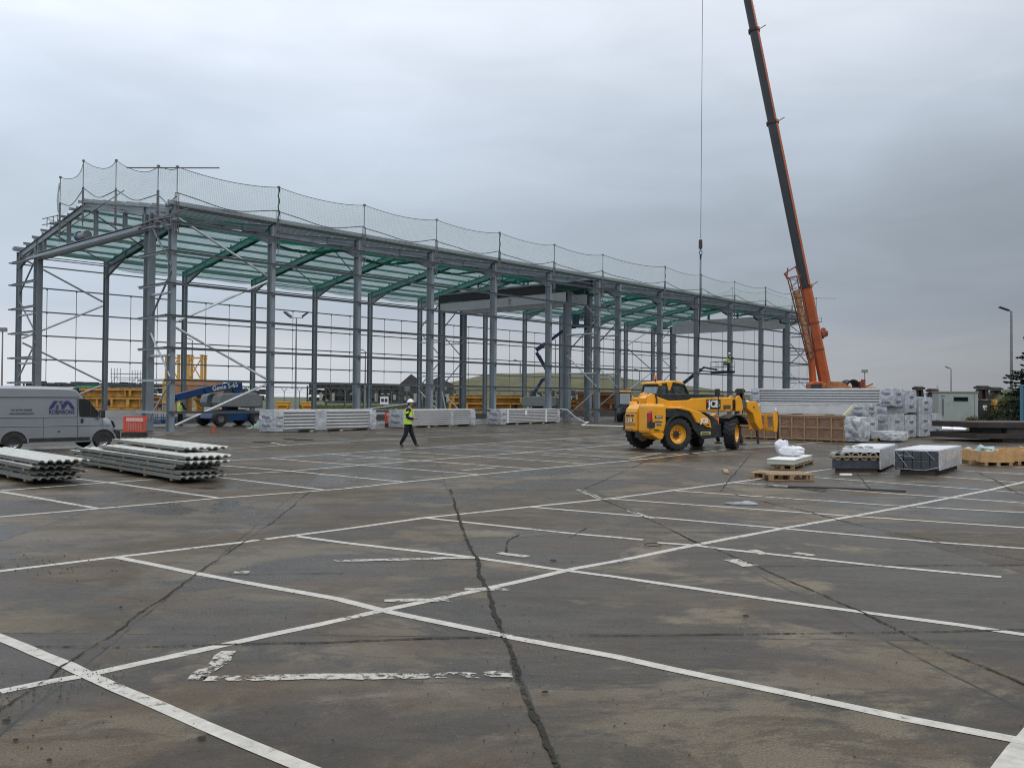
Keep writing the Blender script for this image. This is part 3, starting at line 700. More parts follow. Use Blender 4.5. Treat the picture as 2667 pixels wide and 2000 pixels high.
# local: x forward, y to the far side, side panel at y=0, front axle at x=0
def side_body():
    mb = MB(); secs = []
    # silhouette stations along x : (x, z_bottom, z_belt, z_top, inset at top)
    def ring(x, zb, zt, yin, w0=0.):
        # cross-section half shape from near side to far side
        Wd = 1.74; c = Wd/2
        pts = [(w0, zb), (w0, zb+.25*(1.10-zb)), (w0+.0, 1.05 if zt > 1.2 else zb+(zt-zb)*.7), (w0+yin*.5+.03, 1.05+(zt-1.05)*.6 if zt > 1.2 else zb+(zt-zb)*.9), (w0+yin+.04, zt-.10 if zt > 1.2 else zt-.03), (w0+yin+.16, zt-.02), (c-.2, zt)]
        pts = pts+[(Wd-a, b) for a, b in pts[::-1]]
        return [(x, a, b) for a, b in pts]
    st = [(-3.95, .32, 2.05, .04, .03), (-3.90, .25, 2.12, .03, 0), (-3.3, .25, 2.13, .02, 0), (-2.0, .25, 2.13, .02, 0), (-1.10, .25, 2.115, .02, 0), (-.92, .25, 2.07, .03, 0), (-.75, .25, 1.95, .06, 0), (-.5, .25, 1.70, .12, 0), (-.25, .25, 1.43, .17, .0),
          (-.12, .25, 1.29, .17, 0), (0., .25, 1.16, .10, .0), (.15, .25, 1.08, .07, .01), (.30, .25, 1.02, .06, .05), (.42, .24, .94, .08, .13), (.52, .22, .80, .12, .25), (.58, .25, .6, .10, .36)]
    rows = [ring(*a) for a in st]; n = len(rows[0]); vs = [p for r in rows for p in r]
    fs = [(i*n+j, i*n+j+1, (i+1)*n+j+1, (i+1)*n+j) for i in range(len(rows)-1) for j in range(n-1)]
    fs += [(i*n+n-1, i*n, (i+1)*n, (i+1)*n+n-1) for i in range(len(rows)-1)]
    fs += [tuple(range(n))[::-1], tuple(range((len(rows)-1)*n, len(rows)*n))]
    mb.add(vs, fs); return mb
side_body().build('body', silver, van, smooth=True)
mb = MB(); mb.prism([(-.80, 1.12), (-.82, 1.72), (-.62, 1.72), (-.50, 1.655), (-.20, 1.29), (-.17, 1.14), (-.25, 1.10), (-.70, 1.10)], -.012, .02)
mb.build('side_window', dglass, van, bevel=.006)
mb = MB(); mb.bar((-.47, -.016, 1.64), (-.43, -.016, 1.11), .03, .02, 0, (0, 1, 0)); mb.build('window_pillar', black, van)
mb = MB(); mb.prism([(-.34, 1.10), (-.17, 1.10), (-.13, 1.16), (-.19, 1.30)], -.016, .01); mb.build('mirror_base', black, van)
m_ = MB(); m_.box(-.20, -.03, -.26, -.08, 1.06, 1.36); m_.box(-.24, -.1, -.10, 0, 1.10, 1.18); mo = m_.build('wing_mirror', black, van, bevel=.04)
MB().box(-.205, -.195, -.245, -.095, 1.09, 1.33).build('mirror_glass', chrome, mo)
mb = MB(); mb.prism([(-2.62, .30), (-.46, .30), (-.46, .42), (-2.62, .42)], -.022, .01); mb.build('side_moulding', black, van, bevel=.01)
mb = MB(); mb.box(-.76, -.67, -.022, .01, .90, 1.04); mb.build('door_handle', black, van, bevel=.01)
mb = MB()
for z, x0, x1, h, pr in ((1.775, -3.93, -.80, .016, .004), (1.095, -3.93, -.86, .020, .012), (.80, -3.93, .25, .022, .008)): mb.box(x0, x1, -pr, .01, z, z+h)
mb.build('body_crease', silver, van, bevel=.004)
mb = MB()
for z, x0, x1 in ((1.765, -3.93, -.80), (1.083, -3.9, -.87), (.788, -3.9, .2)): mb.box(x0, x1, -.003, .01, z, z+.010)
for x, z0, z1 in ((-.87, .42, 1.77), (-.85, .3, .8), (-1.95, .42, 1.1), (-.02, .80, 1.1)): mb.box(x, x+.009, -.003, .01, z0, z1)
mb.build('panel_gap', dark, van)
for x in (0, -2.85):
    mb = MB(); mb.prism([(x+.40*math.cos(a), .28+.38*math.sin(a)) for a in [R(-5+i*19) for i in range(11)]], -.006, .30); mb.build('wheel_arch', black, van)
    mb = MB(); arc = [(x+.43*math.cos(a), .28+.41*math.sin(a)) for a in [R(i*18) for i in range(11)]]
    for p, q in zip(arc, arc[1:]): mb.bar((p[0], -.012, p[1]), (q[0], -.012, q[1]), .05, .06, 0, (0, 1, 0))
    mb.build('arch_lip', silver, van, smooth=True)
    for y, far in ((.08, 0), (1.66, 1)):
        X = Matrix.Translation((x, y, .285)) @ (Matrix.Rotation(math.pi, 4, 'Z') if far else Matrix())
        wl_ = MB().lathe([(.16, -.09), (.20, -.105), (.27, -.10), (.285, -.07), (.285, .07), (.27, .10), (.16, .09)], 32, 0, X).build('wheel', rubber, van, smooth=True)
        r_ = MB().lathe([(.0, -.075), (.05, -.08), (.06, -.05), (.12, -.05), (.165, -.085), (.172, -.06)], 24, 0, X)
        for k in range(8):
            a = k*math.pi/4; r_.add([(.07*math.cos(a-.2), -.072, .07*math.sin(a-.2)), (.07*math.cos(a+.2), -.072, .07*math.sin(a+.2)), (.155*math.cos(a+.13), -.075, .155*math.sin(a+.13)), (.155*math.cos(a-.13), -.075, .155*math.sin(a-.13))], [(0, 1, 2, 3)], 0, X)
        r_.build('hub_cap', chrome, wl_, smooth=True)
mb = MB(); mb.prism([(.36, .22), (.62, .24), (.60, .62), (.45, .66), (.40, .5)], -.005, 1.75); mb.build('bumper', black, van, bevel=.04)
mb = MB(); mb.prism([(.40, .74), (.49, .72), (.40, .95), (.30, .98)], .10, .34); mb.build('headlight', dglass, van, bevel=.03)
mb = MB(); mb.add([(-.74, .30, 1.95), (-.74, 1.44, 1.95), (-.14, 1.48, 1.315), (-.14, .26, 1.315)], [(0, 1, 2, 3)]); mb.build('windscreen', dglass, van, loc=(.0, 0, .012))
mb = MB(); mb.prism([(-3.9, .24), (-3.28, .24), (-3.28, .60), (-3.4, .66), (-3.9, .66)], -.015, .01); mb.build('rear_moulding', black, van, bevel=.01)
# logo: pitched roof mark over the name
lg = MB()
def par(pts): lg.prism([(-1.79+a*.84, 1.385+b*.26) for a, b in pts], -.008, .0)
par([(0, 0), (.13, 0), (.34, 1), (.19, 1)]); par([(.24, 0), (.39, 0), (.31, .27)]); par([(.37, .97), (.56, .97), (.44, .70)]); par([(.215, .15), (.235, .02), (.47, .62), (.42, .68)][:0] or [(.28, .42), (.34, .52), (.38, .36), (.335, .26)])
par([(.46, 0), (.58, 0), (.79, 1), (.62, 1)]); par([(.37, .55), (.43, .64), (.56, .97), (.53, .97)][:0] or [(.45, .50), (.50, .64), (.55, .57), (.50, .38)]); par([(.86, 0), (1., 0), (.82, .86), (.75, .70)])
lg.build('roof_logo', txtN, van)
text('ROBINSONS', .20, van, (-1.375, -.006, 1.27), FRONT, txtN, 'name_lettering', bold=0, sx=.74)
text('Tel: 01376 295605', .085, van, (-2.62, -.006, 1.345), FRONT, txtD, 'phone_lettering')
text('www.rbscotland.com', .085, van, (-2.62, -.006, 1.235), FRONT, txtD, 'web_lettering')
lg = MB(); lg.prism([(-1.50, .62), (-1.46, .66), (-1.42, .62), (-1.46, .58)], -.006, 0); lg.build('small_emblem', txtD, van)
# ------------------------------------------------------------------ telehandler
def wheel_big(root, x, y, r, wd, far, steer=0, name='wheel'):
    X = Matrix.Translation((x, y, r)) @ Matrix.Rotation(steer, 4, 'Z') @ (Matrix.Rotation(math.pi, 4, 'Z') if far else Matrix())
    h = wd/2
    mb = MB().lathe([(.33, -h*.75), (.36, -h*.92), (r*.80, -h*1.0), (r*.92, -h*.90), (r*.955, -h*.7), (r*.955, h*.7), (r*.92, h*.9), (r*.8, h), (.33, h*.75)], 40, 0, X)
    for k in range(20):                        # chevron lugs
        for s_ in (-1, 1):
            a = 2*math.pi*(k+.5*(s_ > 0))/20; da = .15
            c0, s0, c1, s1 = math.cos(a), math.sin(a), math.cos(a+da), math.sin(a+da)
            def q(rr, aa, yy): return (rr*math.cos(aa), yy, rr*math.sin(aa))
            vs = [q(r*.93, a, s_*h*.98), q(r*.93, a+.085, s_*h*.98), q(r*.94, a+.25, 0), q(r*.94, a+.165, 0), q(r*.995, a+.01, s_*h*.93), q(r*.995, a+.075, s_*h*.93), q(r, a+.24, 0), q(r, a+.175, 0)]
            mb.add(vs, [(0, 1, 2, 3), (4, 5, 6, 7), (0, 1, 5, 4), (1, 2, 6, 5), (2, 3, 7, 6), (3, 0, 4, 7)], 0, X)
    wo = mb.build(name, rubber, root, smooth=True)
    MB().lathe([(.12, -h*.30), (.13, -h*.12), (.20, -h*.10), (.245, -h*.35), (.30, -h*.42), (.335, -h*.80), (.35, -h*.78), (.35, h*.5), (.1, h*.5)], 32, 0, X).build('rim', yellow, wo, smooth=True)
    hb = MB().lathe([(.0, -h*.34), (.12, -h*.34), (.14, -h*.10), (.15, 0)], 10, 0, X)
    for k in range(8): a = k*math.pi/4; hb.add(*(lambda m: (m.v, m.f))(MB().tube((.17*math.cos(a), -h*.24, .17*math.sin(a)), (.17*math.cos(a), -h*.10, .17*math.sin(a)), .018, 6)), 0, X)
    hb.build('hub', black, wo)
    return wo
def telehandler(label, loc, rz_, near=True):
    th = thing('telehandler', label, 'telehandler', loc, rz_)
    # chassis
    mb = MB(); mb.box(-.75, 3.2, -.42, .42, .42, .95); mb.box(2.35, 3.25, -.5, .5, .55, 1.2); mb.build('chassis', black, th, bevel=.02)
    for x in (0, 2.85): MB().tube((x, -.8, .6), (x, .8, .6), .13, 12).build('axle', black, th)
    for x in (0, 2.85):
        for y, far in ((-.95, 0), (.95, 1)): wheel_big(th, x, y, .60, .42, far, steer=(R(30) if x > 1 else R(-8)))
    # rear counterweight / tail
    mb = MB(); mb.prism([(-1.37, -.47), (-1.34, -.80), (-1.28, -1.0), (-1.18, -1.10), (-.55, -1.10), (-.55, -.47)], .64, 1.68, ax='z'); mb.build('counterweight', yellow, th, bevel=.10)
    mb = MB(); mb.prism([(-1.24, .66), (-1.16, .56), (-.86, .42), (-.72, .44), (-.62, .66)], -1.09, -.50); mb.build('lower_skirt', yellow, th, bevel=.03)
    mb = MB(); cw2 = [(-1.40, .68), (-1.40, 1.30), (-1.35, 1.50), (-1.22, 1.63), (-.98, 1.68), (-.5, 1.62), (-.5, .7)]
    mb.prism(cw2, -.44, .24); mb.build('tail_casting', yellow, th, bevel=.10)
    mb = MB(); mb.box(-1.0, -.5, .26, .8, .75, 1.25); mb.build('fuel_tank', black, th, bevel=.04)
    mb = MB(); mb.box(-1.412, -1.402, -.38, .18, .90, 1.00); mb.build('number_plate', mat('plate_tan', (.35, .19, .07), .6), th)
    mb = MB(); mb.box(-1.46, -1.38, -.22, .06, .70, .80); mb.build('tow_hitch', rustB, th, bevel=.02)
    mb = MB(); mb.box(-1.406, -1.36, -.42, .22, 1.36, 1.372); mb.build('panel_gap', dark, th)
    mb = MB(); mb.prism([(-1.31, 1.06), (-1.31, 1.36), (-1.26, 1.46), (-1.20, 1.06)], -1.10, -.90); mb.build('rear_light', redl, th, bevel=.01)
    mb = MB(); mb.box(-1.33, -1.12, -1.115, -.95, .84, 1.05); mb.build('light_guard', black, th)
    mb = MB(); mb.box(-1.10, -.76, -1.112, -1.10, 1.02, 1.10); mb.box(-1.10, -.76, -1.112, -1.10, .90, 1.00); mb.build('side_sticker', mat('sticker', (.48, .38, .16), .5), th)
    text('PlantFactor', .07, th, (-.93, -1.116, 1.06), FRONT, txtD, 'sticker_lettering', bold=.002)
    text('0333 555', .06, th, (-.93, -1.116, .95), FRONT, txtD, 'sticker_lettering', bold=.002)
    MB().box(-1.10, -.76, -1.112, -1.10, 1.18, 1.27).build('model_plate', black, th)
    text('535-125', .075, th, (-.93, -1.116, 1.225), FRONT, white, 'model_lettering', bold=.002)
    text('PF8070', .085, th, (-1.02, -1.104, .76), FRONT, txtD, 'fleet_lettering', bold=.002)
    text('JCB', .15, th, (-1.41, -.10, 1.10), LEFTF, white, 'maker_lettering', bold=.006)
    MB().box(-1.406, -1.39, -.25, .05, 1.04, 1.17).build('maker_plate', black, th)
    text('SA66 TMV', .10, th, (-1.41, -.10, 1.25), LEFTF, txtD, 'tail_lettering', bold=.003)
    # engine cover on the near side, sloping to the front
    mb = MB(); eng = [(-.12, 1.53), (.10, 1.60), (.35, 1.55), (1.05, 1.40), (1.42, 1.22), (1.55, 1.10), (1.64, .80), (1.38, .84), (1.20, .95), (.88, 1.00), (.62, 1.36), (.50, 1.42)]
    mb.prism(eng, -1.12, -.46); mb.build('engine_cover', yellow, th, bevel=.035)
    mb = MB(); mb.add([(.30, -.98, 1.572), (1.0, -.98, 1.425), (1.0, -.72, 1.425), (.30, -.72, 1.572)], [(0, 1, 2, 3)]); mb.build('cover_grille', mat('grille', (.12, .06, .03), .7), th)
    mb = MB(); mb.prism([(-.55, 1.20), (-.50, 1.50), (.35, 1.50), (.62, 1.34), (.85, 1.02), (1.18, .94), (1.38, .82), (1.66, .78), (1.75, 1.00), (2.15, .96), (2.2, .46), (1.2, .40), (.95, .60), (.60, .95), (.35, 1.16), (-.1, 1.22)], -1.06, -.48); mb.build('engine_skirt', black, th, bevel=.02)
    mb = MB(); mb.prism([(1.55, 1.22), (1.62, .80), (1.95, .78), (2.05, 1.05), (1.75, 1.25), (1.35, 1.40)], -1.05, -.5); mb.build('air_filter_cover', black, th, bevel=.04)
    text('JCB', .235, th, (1.24, -1.128, 1.075), FRONT, white, 'maker_lettering', bold=.011)
    MB().box(1.36, 1.50, -1.127, -1.118, .90, .95).build('power_plate', black, th)
    MB().box(1.12, 1.62, -1.07, -1.058, .56, .68).build('hire_plate', mat('plate_yellow', (.48, .42, .18), .5), th)
    text('PlantFactor', .085, th, (1.37, -1.075, .62), FRONT, txtD, 'hire_lettering', bold=.002)
    # mudguards
    for x, y in ((0, -.95), (0, .95), (2.85, -.95), (2.85, .95)):
        mb = MB(); a0, a1 = ((25, 175) if x == 0 else (28, 128)); w0 = .25 if x == 0 else .26; rr = .70
        an = [R(a0+(a1-a0)*i/14) for i in range(15)]
        for p, q in zip(an, an[1:]):
            mb.add([(x+rr*math.cos(t), y+yy, .60+rr*math.sin(t)) for t in (p, q) for yy in (-w0, w0)]+[(x+(rr-.03)*math.cos(t), y+yy, .60+(rr-.03)*math.sin(t)) for t in (p, q) for yy in (-w0, w0)],
                   [(0, 1, 3, 2), (4, 5, 7, 6), (0, 2, 6, 4), (1, 3, 7, 5)])
        mb.build('mudguard', black, th, smooth=True)
    MB().box(1.98, 2.10, -1.02, -.8, .75, 1.18).build('front_light', amber, th, bevel=.02)
    # boom
    mb = MB()
    mb.prism([(-1.02, 1.88), (-.86, 2.00), (-.60, 2.00), (-.10, 1.86), (.15, 1.80), (1.10, 1.83), (1.25, 1.90), (3.30, 1.94), (3.38, 1.86), (3.38, 1.46), (3.2, 1.40), (.3, 1.40), (-.55, 1.42), (-.9, 1.62)], -.46, -.10)
    mb.build('boom', yellow, th, bevel=.03)
    mb = MB(); mb.prism([(-.62, 2.02), (-.55, 2.06), (2.95, 2.04), (3.0, 1.99), (1.25, 1.915), (1.08, 1.85), (.15, 1.82), (-.1, 1.87)], -.43, -.12); mb.build('hose_cover', black, th, bevel=.015)
    mb = MB(); mb.prism([(-.95, 1.40), (-.90, 2.03), (-.72, 2.10), (-.52, 2.0), (-.46, 1.4)], -.10, .0); mb.prism([(-1.0, 1.40), (-.95, 1.98), (-.80, 2.06), (-.62, 2.0), (-.56, 1.4)], -.56, -.47); mb.build('boom_pivot', yellow, th, bevel=.02)
    mb = MB(); pts = [(-.62, -.58, 1.98), (-.58, -.60, 1.85), (-.60, -.60, 1.5), (-.50, -.58, 1.32)]; mb.path(pts, .03, 8); mb.build('hydraulic_hose', black, th, smooth=True)
    MB().box(1.98, 2.72, -.474, -.462, 1.50, 1.86).build('logo_panel', black, th)
    MB().box(2.00, 2.07, -.479, -.474, 1.73, 1.83).build('logo_stamp', red, th)
    text('JCB', .36, th, (2.36, -.480, 1.68), FRONT, white, 'maker_lettering', bold=.018)
    # inner boom sections and gooseneck head
    mb = MB(); mb.box(3.38, 3.72, -.42, -.14, 1.50, 1.86); mb.build('inner_boom', black, th, bevel=.01)
    mb = MB(); mb.prism([(3.52, 1.42), (3.52, 1.90), (3.62, 2.02), (3.70, 2.02), (3.84, 1.86), (3.90, 1.55), (3.86, 1.42)], -.50, -.44); mb.prism([(3.52, 1.42), (3.52, 1.90), (3.62, 2.02), (3.70, 2.02), (3.84, 1.86), (3.90, 1.55), (3.86, 1.42)], -.12, -.06); mb.build('boom_collar', yellow, th, bevel=.01)
    mb = MB(); mb.box(3.7, 4.25, -.40, -.16, 1.52, 1.80); mb.build('inner_boom', mat('boom_grey', (.09, .095, .10), .4), th, bevel=.01)
    mb = MB(); mb.prism([(4.18, 1.80), (4.72, 1.80), (4.80, 1.68), (4.98, 1.18), (5.10, .72), (4.88, .66), (4.62, .95), (4.50, 1.30), (4.18, 1.50)], -.46, -.12); mb.build('boom_nose', yellow, th, bevel=.03)
    MB().tube((4.53, -.50, 1.58), (4.53, -.08, 1.58), .035, 10).build('pivot_pin', rustB, th)
    # carriage with forks folded
    mb = MB()
    for y in (-1.0, .25): mb.prism([(5.08, .62), (5.25, .60), (5.30, 1.05), (5.26, 1.42), (5.16, 1.44), (5.06, 1.10)], y, y+.07)
    mb.box(5.10, 5.20, -.95, .27, 1.22, 1.30); mb.box(5.08, 5.20, -.95, .27, .66, .78); mb.box(5.08, 5.16, -.60, -.50, .7, 1.3); mb.box(5.08, 5.16, -.12, -.02, .7, 1.3)
    mb.build('fork_carriage', yellow, th, bevel=.012)
    mb = MB()
    for y in (-.94, .12): mb.bar((5.30, y, 1.40), (5.34, y, .62), .10, .05, 0, (0, 1, 0)); mb.bar((5.34, y, .63), (5.42, y, .10), .10, .045, 0, (0, 1, 0)); 
    mb.build('fork', darkS, th)
    mb = MB(); mb.box(5.14, 5.24, -.98, -.94, 1.44, 1.56); mb.build('pale_block', white, th)
    # stabiliser arms
    for y in (-.62, .62):
        mb = MB(); mb.prism([(3.30, 1.25), (3.48, 1.30), (3.62, 1.22), (3.52, .75), (3.38, .52), (3.22, .62)], y-.09, y+.09); mb.build('stabiliser_arm', yellow, th, bevel=.02)
        mb = MB(); mb.bar((3.45, y, .85), (3.72, y, .20), .10, .10, 0, (0, 1, 0)); mb.bar((3.62, y, .14), (3.80, y, .14), .26, .05); mb.build('stabiliser_leg', darkS, th)
        mb = MB(); mb.tube((3.15, y, 1.05), (3.42, y, 1.22), .05, 10); mb.tube((3.5, y, .75), (3.68, y, .28), .03, 8); mb.build('stabiliser_ram', chrome, th)
    mb = MB(); mb.prism([(3.40, .80), (3.9, 1.20), (4.0, 1.05), (3.75, .55), (3.5, .5)], -.3, -.1); mb.build('lift_ram_bracket', black, th, bevel=.02)
    # cab on the far side
    y0, y1 = .12, 1.0
    mb = MB()
    A = dict(bl=(-.15, 1.42), tl=(.17, 2.36), tm=(.80, 2.47), tr=(1.40, 2.38), mr=(1.75, 1.85), br=(1.82, 1.25))
    for y in (y0, y1):
        k = ['bl', 'tl', 'tm', 'tr', 'mr', 'br']
        for a, b in zip(k, k[1:]): mb.bar((A[a][0], y, A[a][1]), (A[b][0], y, A[b][1]), .07, .07, 0, (0, 1, 0))
        mb.bar((.62, y, 2.45), (.42, y, 1.4), .09, .07, 0, (0, 1, 0)); mb.bar((.78, y, 2.3), (1.22, y, 1.5), .03, .04, 0, (0, 1, 0))
    for a in A.values(): mb.bar((a[0], y0, a[1]), (a[0], y1, a[1]), .07, .07)
    mb.box(-.20, 1.84, y0, y1, 1.10, 1.44); cabf = mb.build('cab_frame', black, th, bevel=.012)
    mb = MB()
    for y in (y0, y1): mb.add([(A[k][0], y, A[k][1]) for k in ('bl', 'tl', 'tm', 'tr', 'mr', 'br')], [(0, 1, 2, 3, 4, 5)])
    mb.build('side_glass', glass, th)
    mb = MB(); mb.add([(-.15, y0, 1.42), (-.15, y1, 1.42), (.17, y1, 2.36), (.17, y0, 2.36)], [(0, 1, 2, 3)]); mb.build('rear_glass', glass, th)
    mb = MB(); mb.add([(1.4, y0, 2.38), (1.4, y1, 2.38), (1.75, y1, 1.85), (1.75, y0, 1.85), (1.82, y1, 1.25), (1.82, y0, 1.25)], [(0, 1, 2, 3), (3, 2, 4, 5)]); mb.build('windscreen', glass, th)
    mb = MB(); mb.prism([(.02, 2.40), (.02, 2.48), (.20, 2.50), (.80, 2.56), (1.15, 2.54), (1.42, 2.45), (1.36, 2.41), (.80, 2.47)], y0-.03, y1+.03); mb.build('cab_roof', yellow, th, bevel=.03)
    mb = MB(); mb.prism([(.48, 2.5), (.80, 2.5), (.66, 2.18), (.58, 2.18)], y0-.045, y0-.01); mb.prism([(.02, 2.45), (.24, 2.48), (.28, 2.36), (.14, 2.34)], y0-.045, y0-.01); mb.build('roof_pillar_cap', yellow, th, bevel=.01)
    mb = MB(); mb.box(.50, .95, .35, .80, 1.45, 1.58); mb.box(.40, .55, .35, .80, 1.5, 2.1); mb.build('driver_seat', black, th, bevel=.04)
    mb = MB(); mb.lathe([(.17, -.012), (.185, 0), (.17, .012)], 20, 0, Matrix.Translation((1.3, .55, 1.80)) @ Matrix.Rotation(R(60), 4, 'Y') @ Matrix.Rotation(R(90), 4, 'X')); mb.tube((1.3, .55, 1.80), (1.5, .55, 1.5), .03, 8); mb.build('steering_wheel', black, th)
    MB().tube((.22, .40, 2.50), (.22, .40, 2.60), .03, 8).build('beacon_stalk', black, th)
    MB().lathe([(.0, .145), (.05, .14), (.062, .10), (.065, 0), (.0, 0)], 16, 0, Matrix.Translation((.22, .40, 2.60)) @ Matrix.Rotation(R(90), 4, 'X')).build('beacon', amber, th, smooth=True)
    mb = MB(); mb.tube((2.35, -.72, 1.25), (2.35, -.72, 1.98), .022, 6); mb.tube((2.35, -.72, 1.98), (2.35, -.62, 2.05), .02, 6); mb.box(2.28, 2.34, -.82, -.60, 1.98, 2.26); mb.build('boom_mirror', black, th, bevel=.02)
    mb = MB(); mb.tube((2.0, -.9, 1.28), (2.45, -1.0, 1.50), .015, 6); mb.box(2.30, 2.62, -1.10, -1.02, 1.50, 1.66); mb.build('side_mirror', mat('mirror_brown', (.10, .07, .055), .3), th, bevel=.04)
    return th
P0 = G(1759, 1174); thd = R(32)
hd = Vector((math.cos(thd), math.sin(thd), 0)); hn = Vector((-hd.y, hd.x, 0))
th1 = telehandler('yellow telehandler with open view cab and lowered fork carriage, standing beside the wooden crate', P0+hn*.95, thd)
th2 = copy_tree(th1); th2.location = atY(1646, 1085, 72).to_tuple()[:2]+(0,); th2.rotation_euler = (0, 0, R(82))
th2['label'] = 'second yellow telehandler far behind the main one, half hidden under the frame'
# ------------------------------------------------------------------ people
def skin_mesh(name, nodes, edges, mats, parent, root=0, regions=None, sub=2):
    me = bpy.data.meshes.new(name); me.from_pydata([n[:3] for n in nodes], edges, [])
    o = bpy.data.objects.new(name, me); S.collection.objects.link(o)
    sk = o.modifiers.new('s', 'SKIN'); ss = o.modifiers.new('u', 'SUBSURF'); ss.levels = ss.render_levels = sub
    for i, n in enumerate(nodes): me.skin_vertices[0].data[i].radius = (n[3], n[4] if len(n) > 4 else n[3]); me.skin_vertices[0].data[i].use_root = (i == root)
    dg = bpy.context.evaluated_depsgraph_get(); m2 = bpy.data.meshes.new_from_object(o.evaluated_get(dg))
    bpy.data.objects.remove(o)
    m2.materials.clear()
    for m in mats: m2.materials.append(m)
    if regions:
        for p in m2.polygons: p.material_index = regions(p.center)
    m2.polygons.foreach_set('use_smooth', [True]*len(m2.polygons))
    r = bpy.data.objects.new(name, m2); S.collection.objects.link(r); r.parent = parent; return r
def person(label, loc, rz_, pose='walk', sc=1., group=None, simple=False):
    """local x = facing, y = the person's left, z up"""
    root = thing('person', label, 'person', loc, rz_, group); root.scale = (sc, sc, sc)
    hipx = 0; H0 = .93
    if pose == 'walk': la = [(.02, .09, H0-.03), (.14, .10, .50), (.29, .10, .115), (.42, .10, .05)]; ra = [(-.02, -.09, H0-.03), (-.06, -.10, .49), (-.26, -.10, .12), (-.15, -.11, .03)]
    elif pose == 'bend': la = [(.0, .09, H0-.03), (.08, .12, .50), (-.02, .14, .10), (.12, .14, .03)]; ra = [(.0, -.09, H0-.03), (.10, -.12, .50), (-.05, -.14, .10), (.09, -.14, .03)]
    else: la = [(.0, .09, H0-.03), (.02, .10, .50), (-.02, .11, .10), (.12, .12, .03)]; ra = [(.0, -.09, H0-.03), (.03, -.10, .50), (-.01, -.11, .10), (.13, -.12, .03)]
    lean = .03 if pose != 'bend' else .10
    nodes = [(0, 0, H0, .145, .18), (.0+lean*.3, 0, 1.08, .105, .145), (.01+lean*.6, 0, 1.26, .115, .165), (.0+lean, 0, 1.41, .09, .15), (.02+lean, 0, 1.49, .055), (.045+lean, 0, 1.56, .062), (.06+lean, 0, 1.635, .088, .075), (.055+lean, 0, 1.72, .08, .07)]
    edges = [(i, i+1) for i in range(7)]
    nodes.append((.155+lean, 0, 1.615, .018)); edges.append((6, 8))          # nose
    for leg in (la, ra):
        b = len(nodes)
        nodes += [(*leg[0], .120), (*leg[1], .090), (*leg[2], .070), (leg[2][0]+.02, leg[2][1], leg[2][2]-.055, .045), (*leg[3], .036)]
        edges += [(0, b), (b, b+1), (b+1, b+2), (b+2, b+3), (b+3, b+4)]
    hands = []
    for s_ in (1, -1):
        sh = (lean-.01, s_*.20, 1.39)
        if pose == 'walk': el = (-.02, s_*.27, 1.12); wr = (.20, s_*.15, 1.06); hd_ = (.27, s_*.09, 1.06)
        elif pose == 'work': el = (.20, s_*.26, 1.22); wr = (.42, s_*.18, 1.34); hd_ = (.49, s_*.15, 1.36)
        else: el = (.10, s_*.27, 1.10); wr = (.32, s_*.20, 1.02); hd_ = (.40, s_*.18, 1.0)
        b = len(nodes)
        nodes += [(*sh, .085), (*el, .062), (*wr, .042), (*hd_, .034, .022)]; edges += [(3, b), (b, b+1), (b+1, b+2), (b+2, b+3)]
        hands.append(Vector(hd_))
        if not simple:
            d = (Vector(hd_)-Vector(wr)).normalized()
            for k in range(4):
                o_ = Vector((0, 0, .030-.020*k)); L = (.075, .085, .08, .06)[k]; p1 = Vector(hd_)+o_+d*.045; p2 = p1+d*L*.55+Vector((0, -s_*.012, 0)); p3 = p2+d*L*.25+Vector((0, -s_*.025, -.01))
                c = len(nodes); nodes += [(*p1, .010), (*p2, .009), (*p3, .007)]; edges += [(b+3, c), (c, c+1), (c+1, c+2)]
            p1 = Vector(hd_)-d*.02+Vector((0, -s_*.03, .03)); p2 = p1+d*.045+Vector((0, -s_*.01, .02)); c = len(nodes); nodes += [(*p1, .011), (*p2, .009)]; edges += [(b+3, c), (c, c+1)]
    def reg(c):
        if c.z > 1.50 and abs(c.y) < .14: return 1
        for h in hands:
            if (c-h).length < .085 or (c-h-Vector((.07, 0, 0))).length < .085: return 1
        if c.z < .105 and True: return 2
        for a in (la, ra):
            if (c-Vector(a[3])).length < .10: return 2
        return 0
    skin_mesh('body', nodes, edges, [navy, skinm, boot], root, regions=reg)
    # vest: a shell round the torso, open at the arms
    mb = MB(); rings = [(.86, .178, .215, 0), (.98, .178, .215, 0), (1.10, .168, .205, lean*.4), (1.25, .178, .215, lean*.7), (1.36, .155, .19, lean), (1.43, .115, .15, lean), (1.475, .075, .095, lean+.01)]
    n = 20; vs = []
    for z, rx, ry, ox in rings: vs += [(ox+.005+rx*math.cos(2*math.pi*i/n), ry*math.sin(2*math.pi*i/n), z) for i in range(n)]
    mb.add(vs, [(j*n+i, j*n+(i+1) % n, (j+1)*n+(i+1) % n, (j+1)*n+i) for j in range(len(rings)-1) for i in range(n)])
    vest = mb.build('hi_vis_vest', hivis, root, smooth=True)
    mb = MB()
    for z0, z1 in ((.98, 1.03), (1.12, 1.17)):
        vs = []
        for z in (z0, z1): vs += [(lean*.3+.005+.182*math.cos(2*math.pi*i/n), .218*math.sin(2*math.pi*i/n), z) for i in range(n)]
        mb.add(vs, [(i, (i+1) % n, n+(i+1) % n, n+i) for i in range(n)])
    for s_ in (1, -1):
        pts = [(-.170+lean, s_*.10, 1.17), (-.168+lean, s_*.10, 1.30), (-.12+lean, s_*.11, 1.43), (.02+lean, s_*.12, 1.49), (.13+lean, s_*.11, 1.42), (.178+lean, s_*.10, 1.28), (.180+lean, s_*.10, 1.17)]
        for p, q in zip(pts, pts[1:]): mb.bar(p, q, .04, .012, 0, (1, 0, .3))
    mb.build('reflective_strip', reflT, vest)
    hx = .06+lean
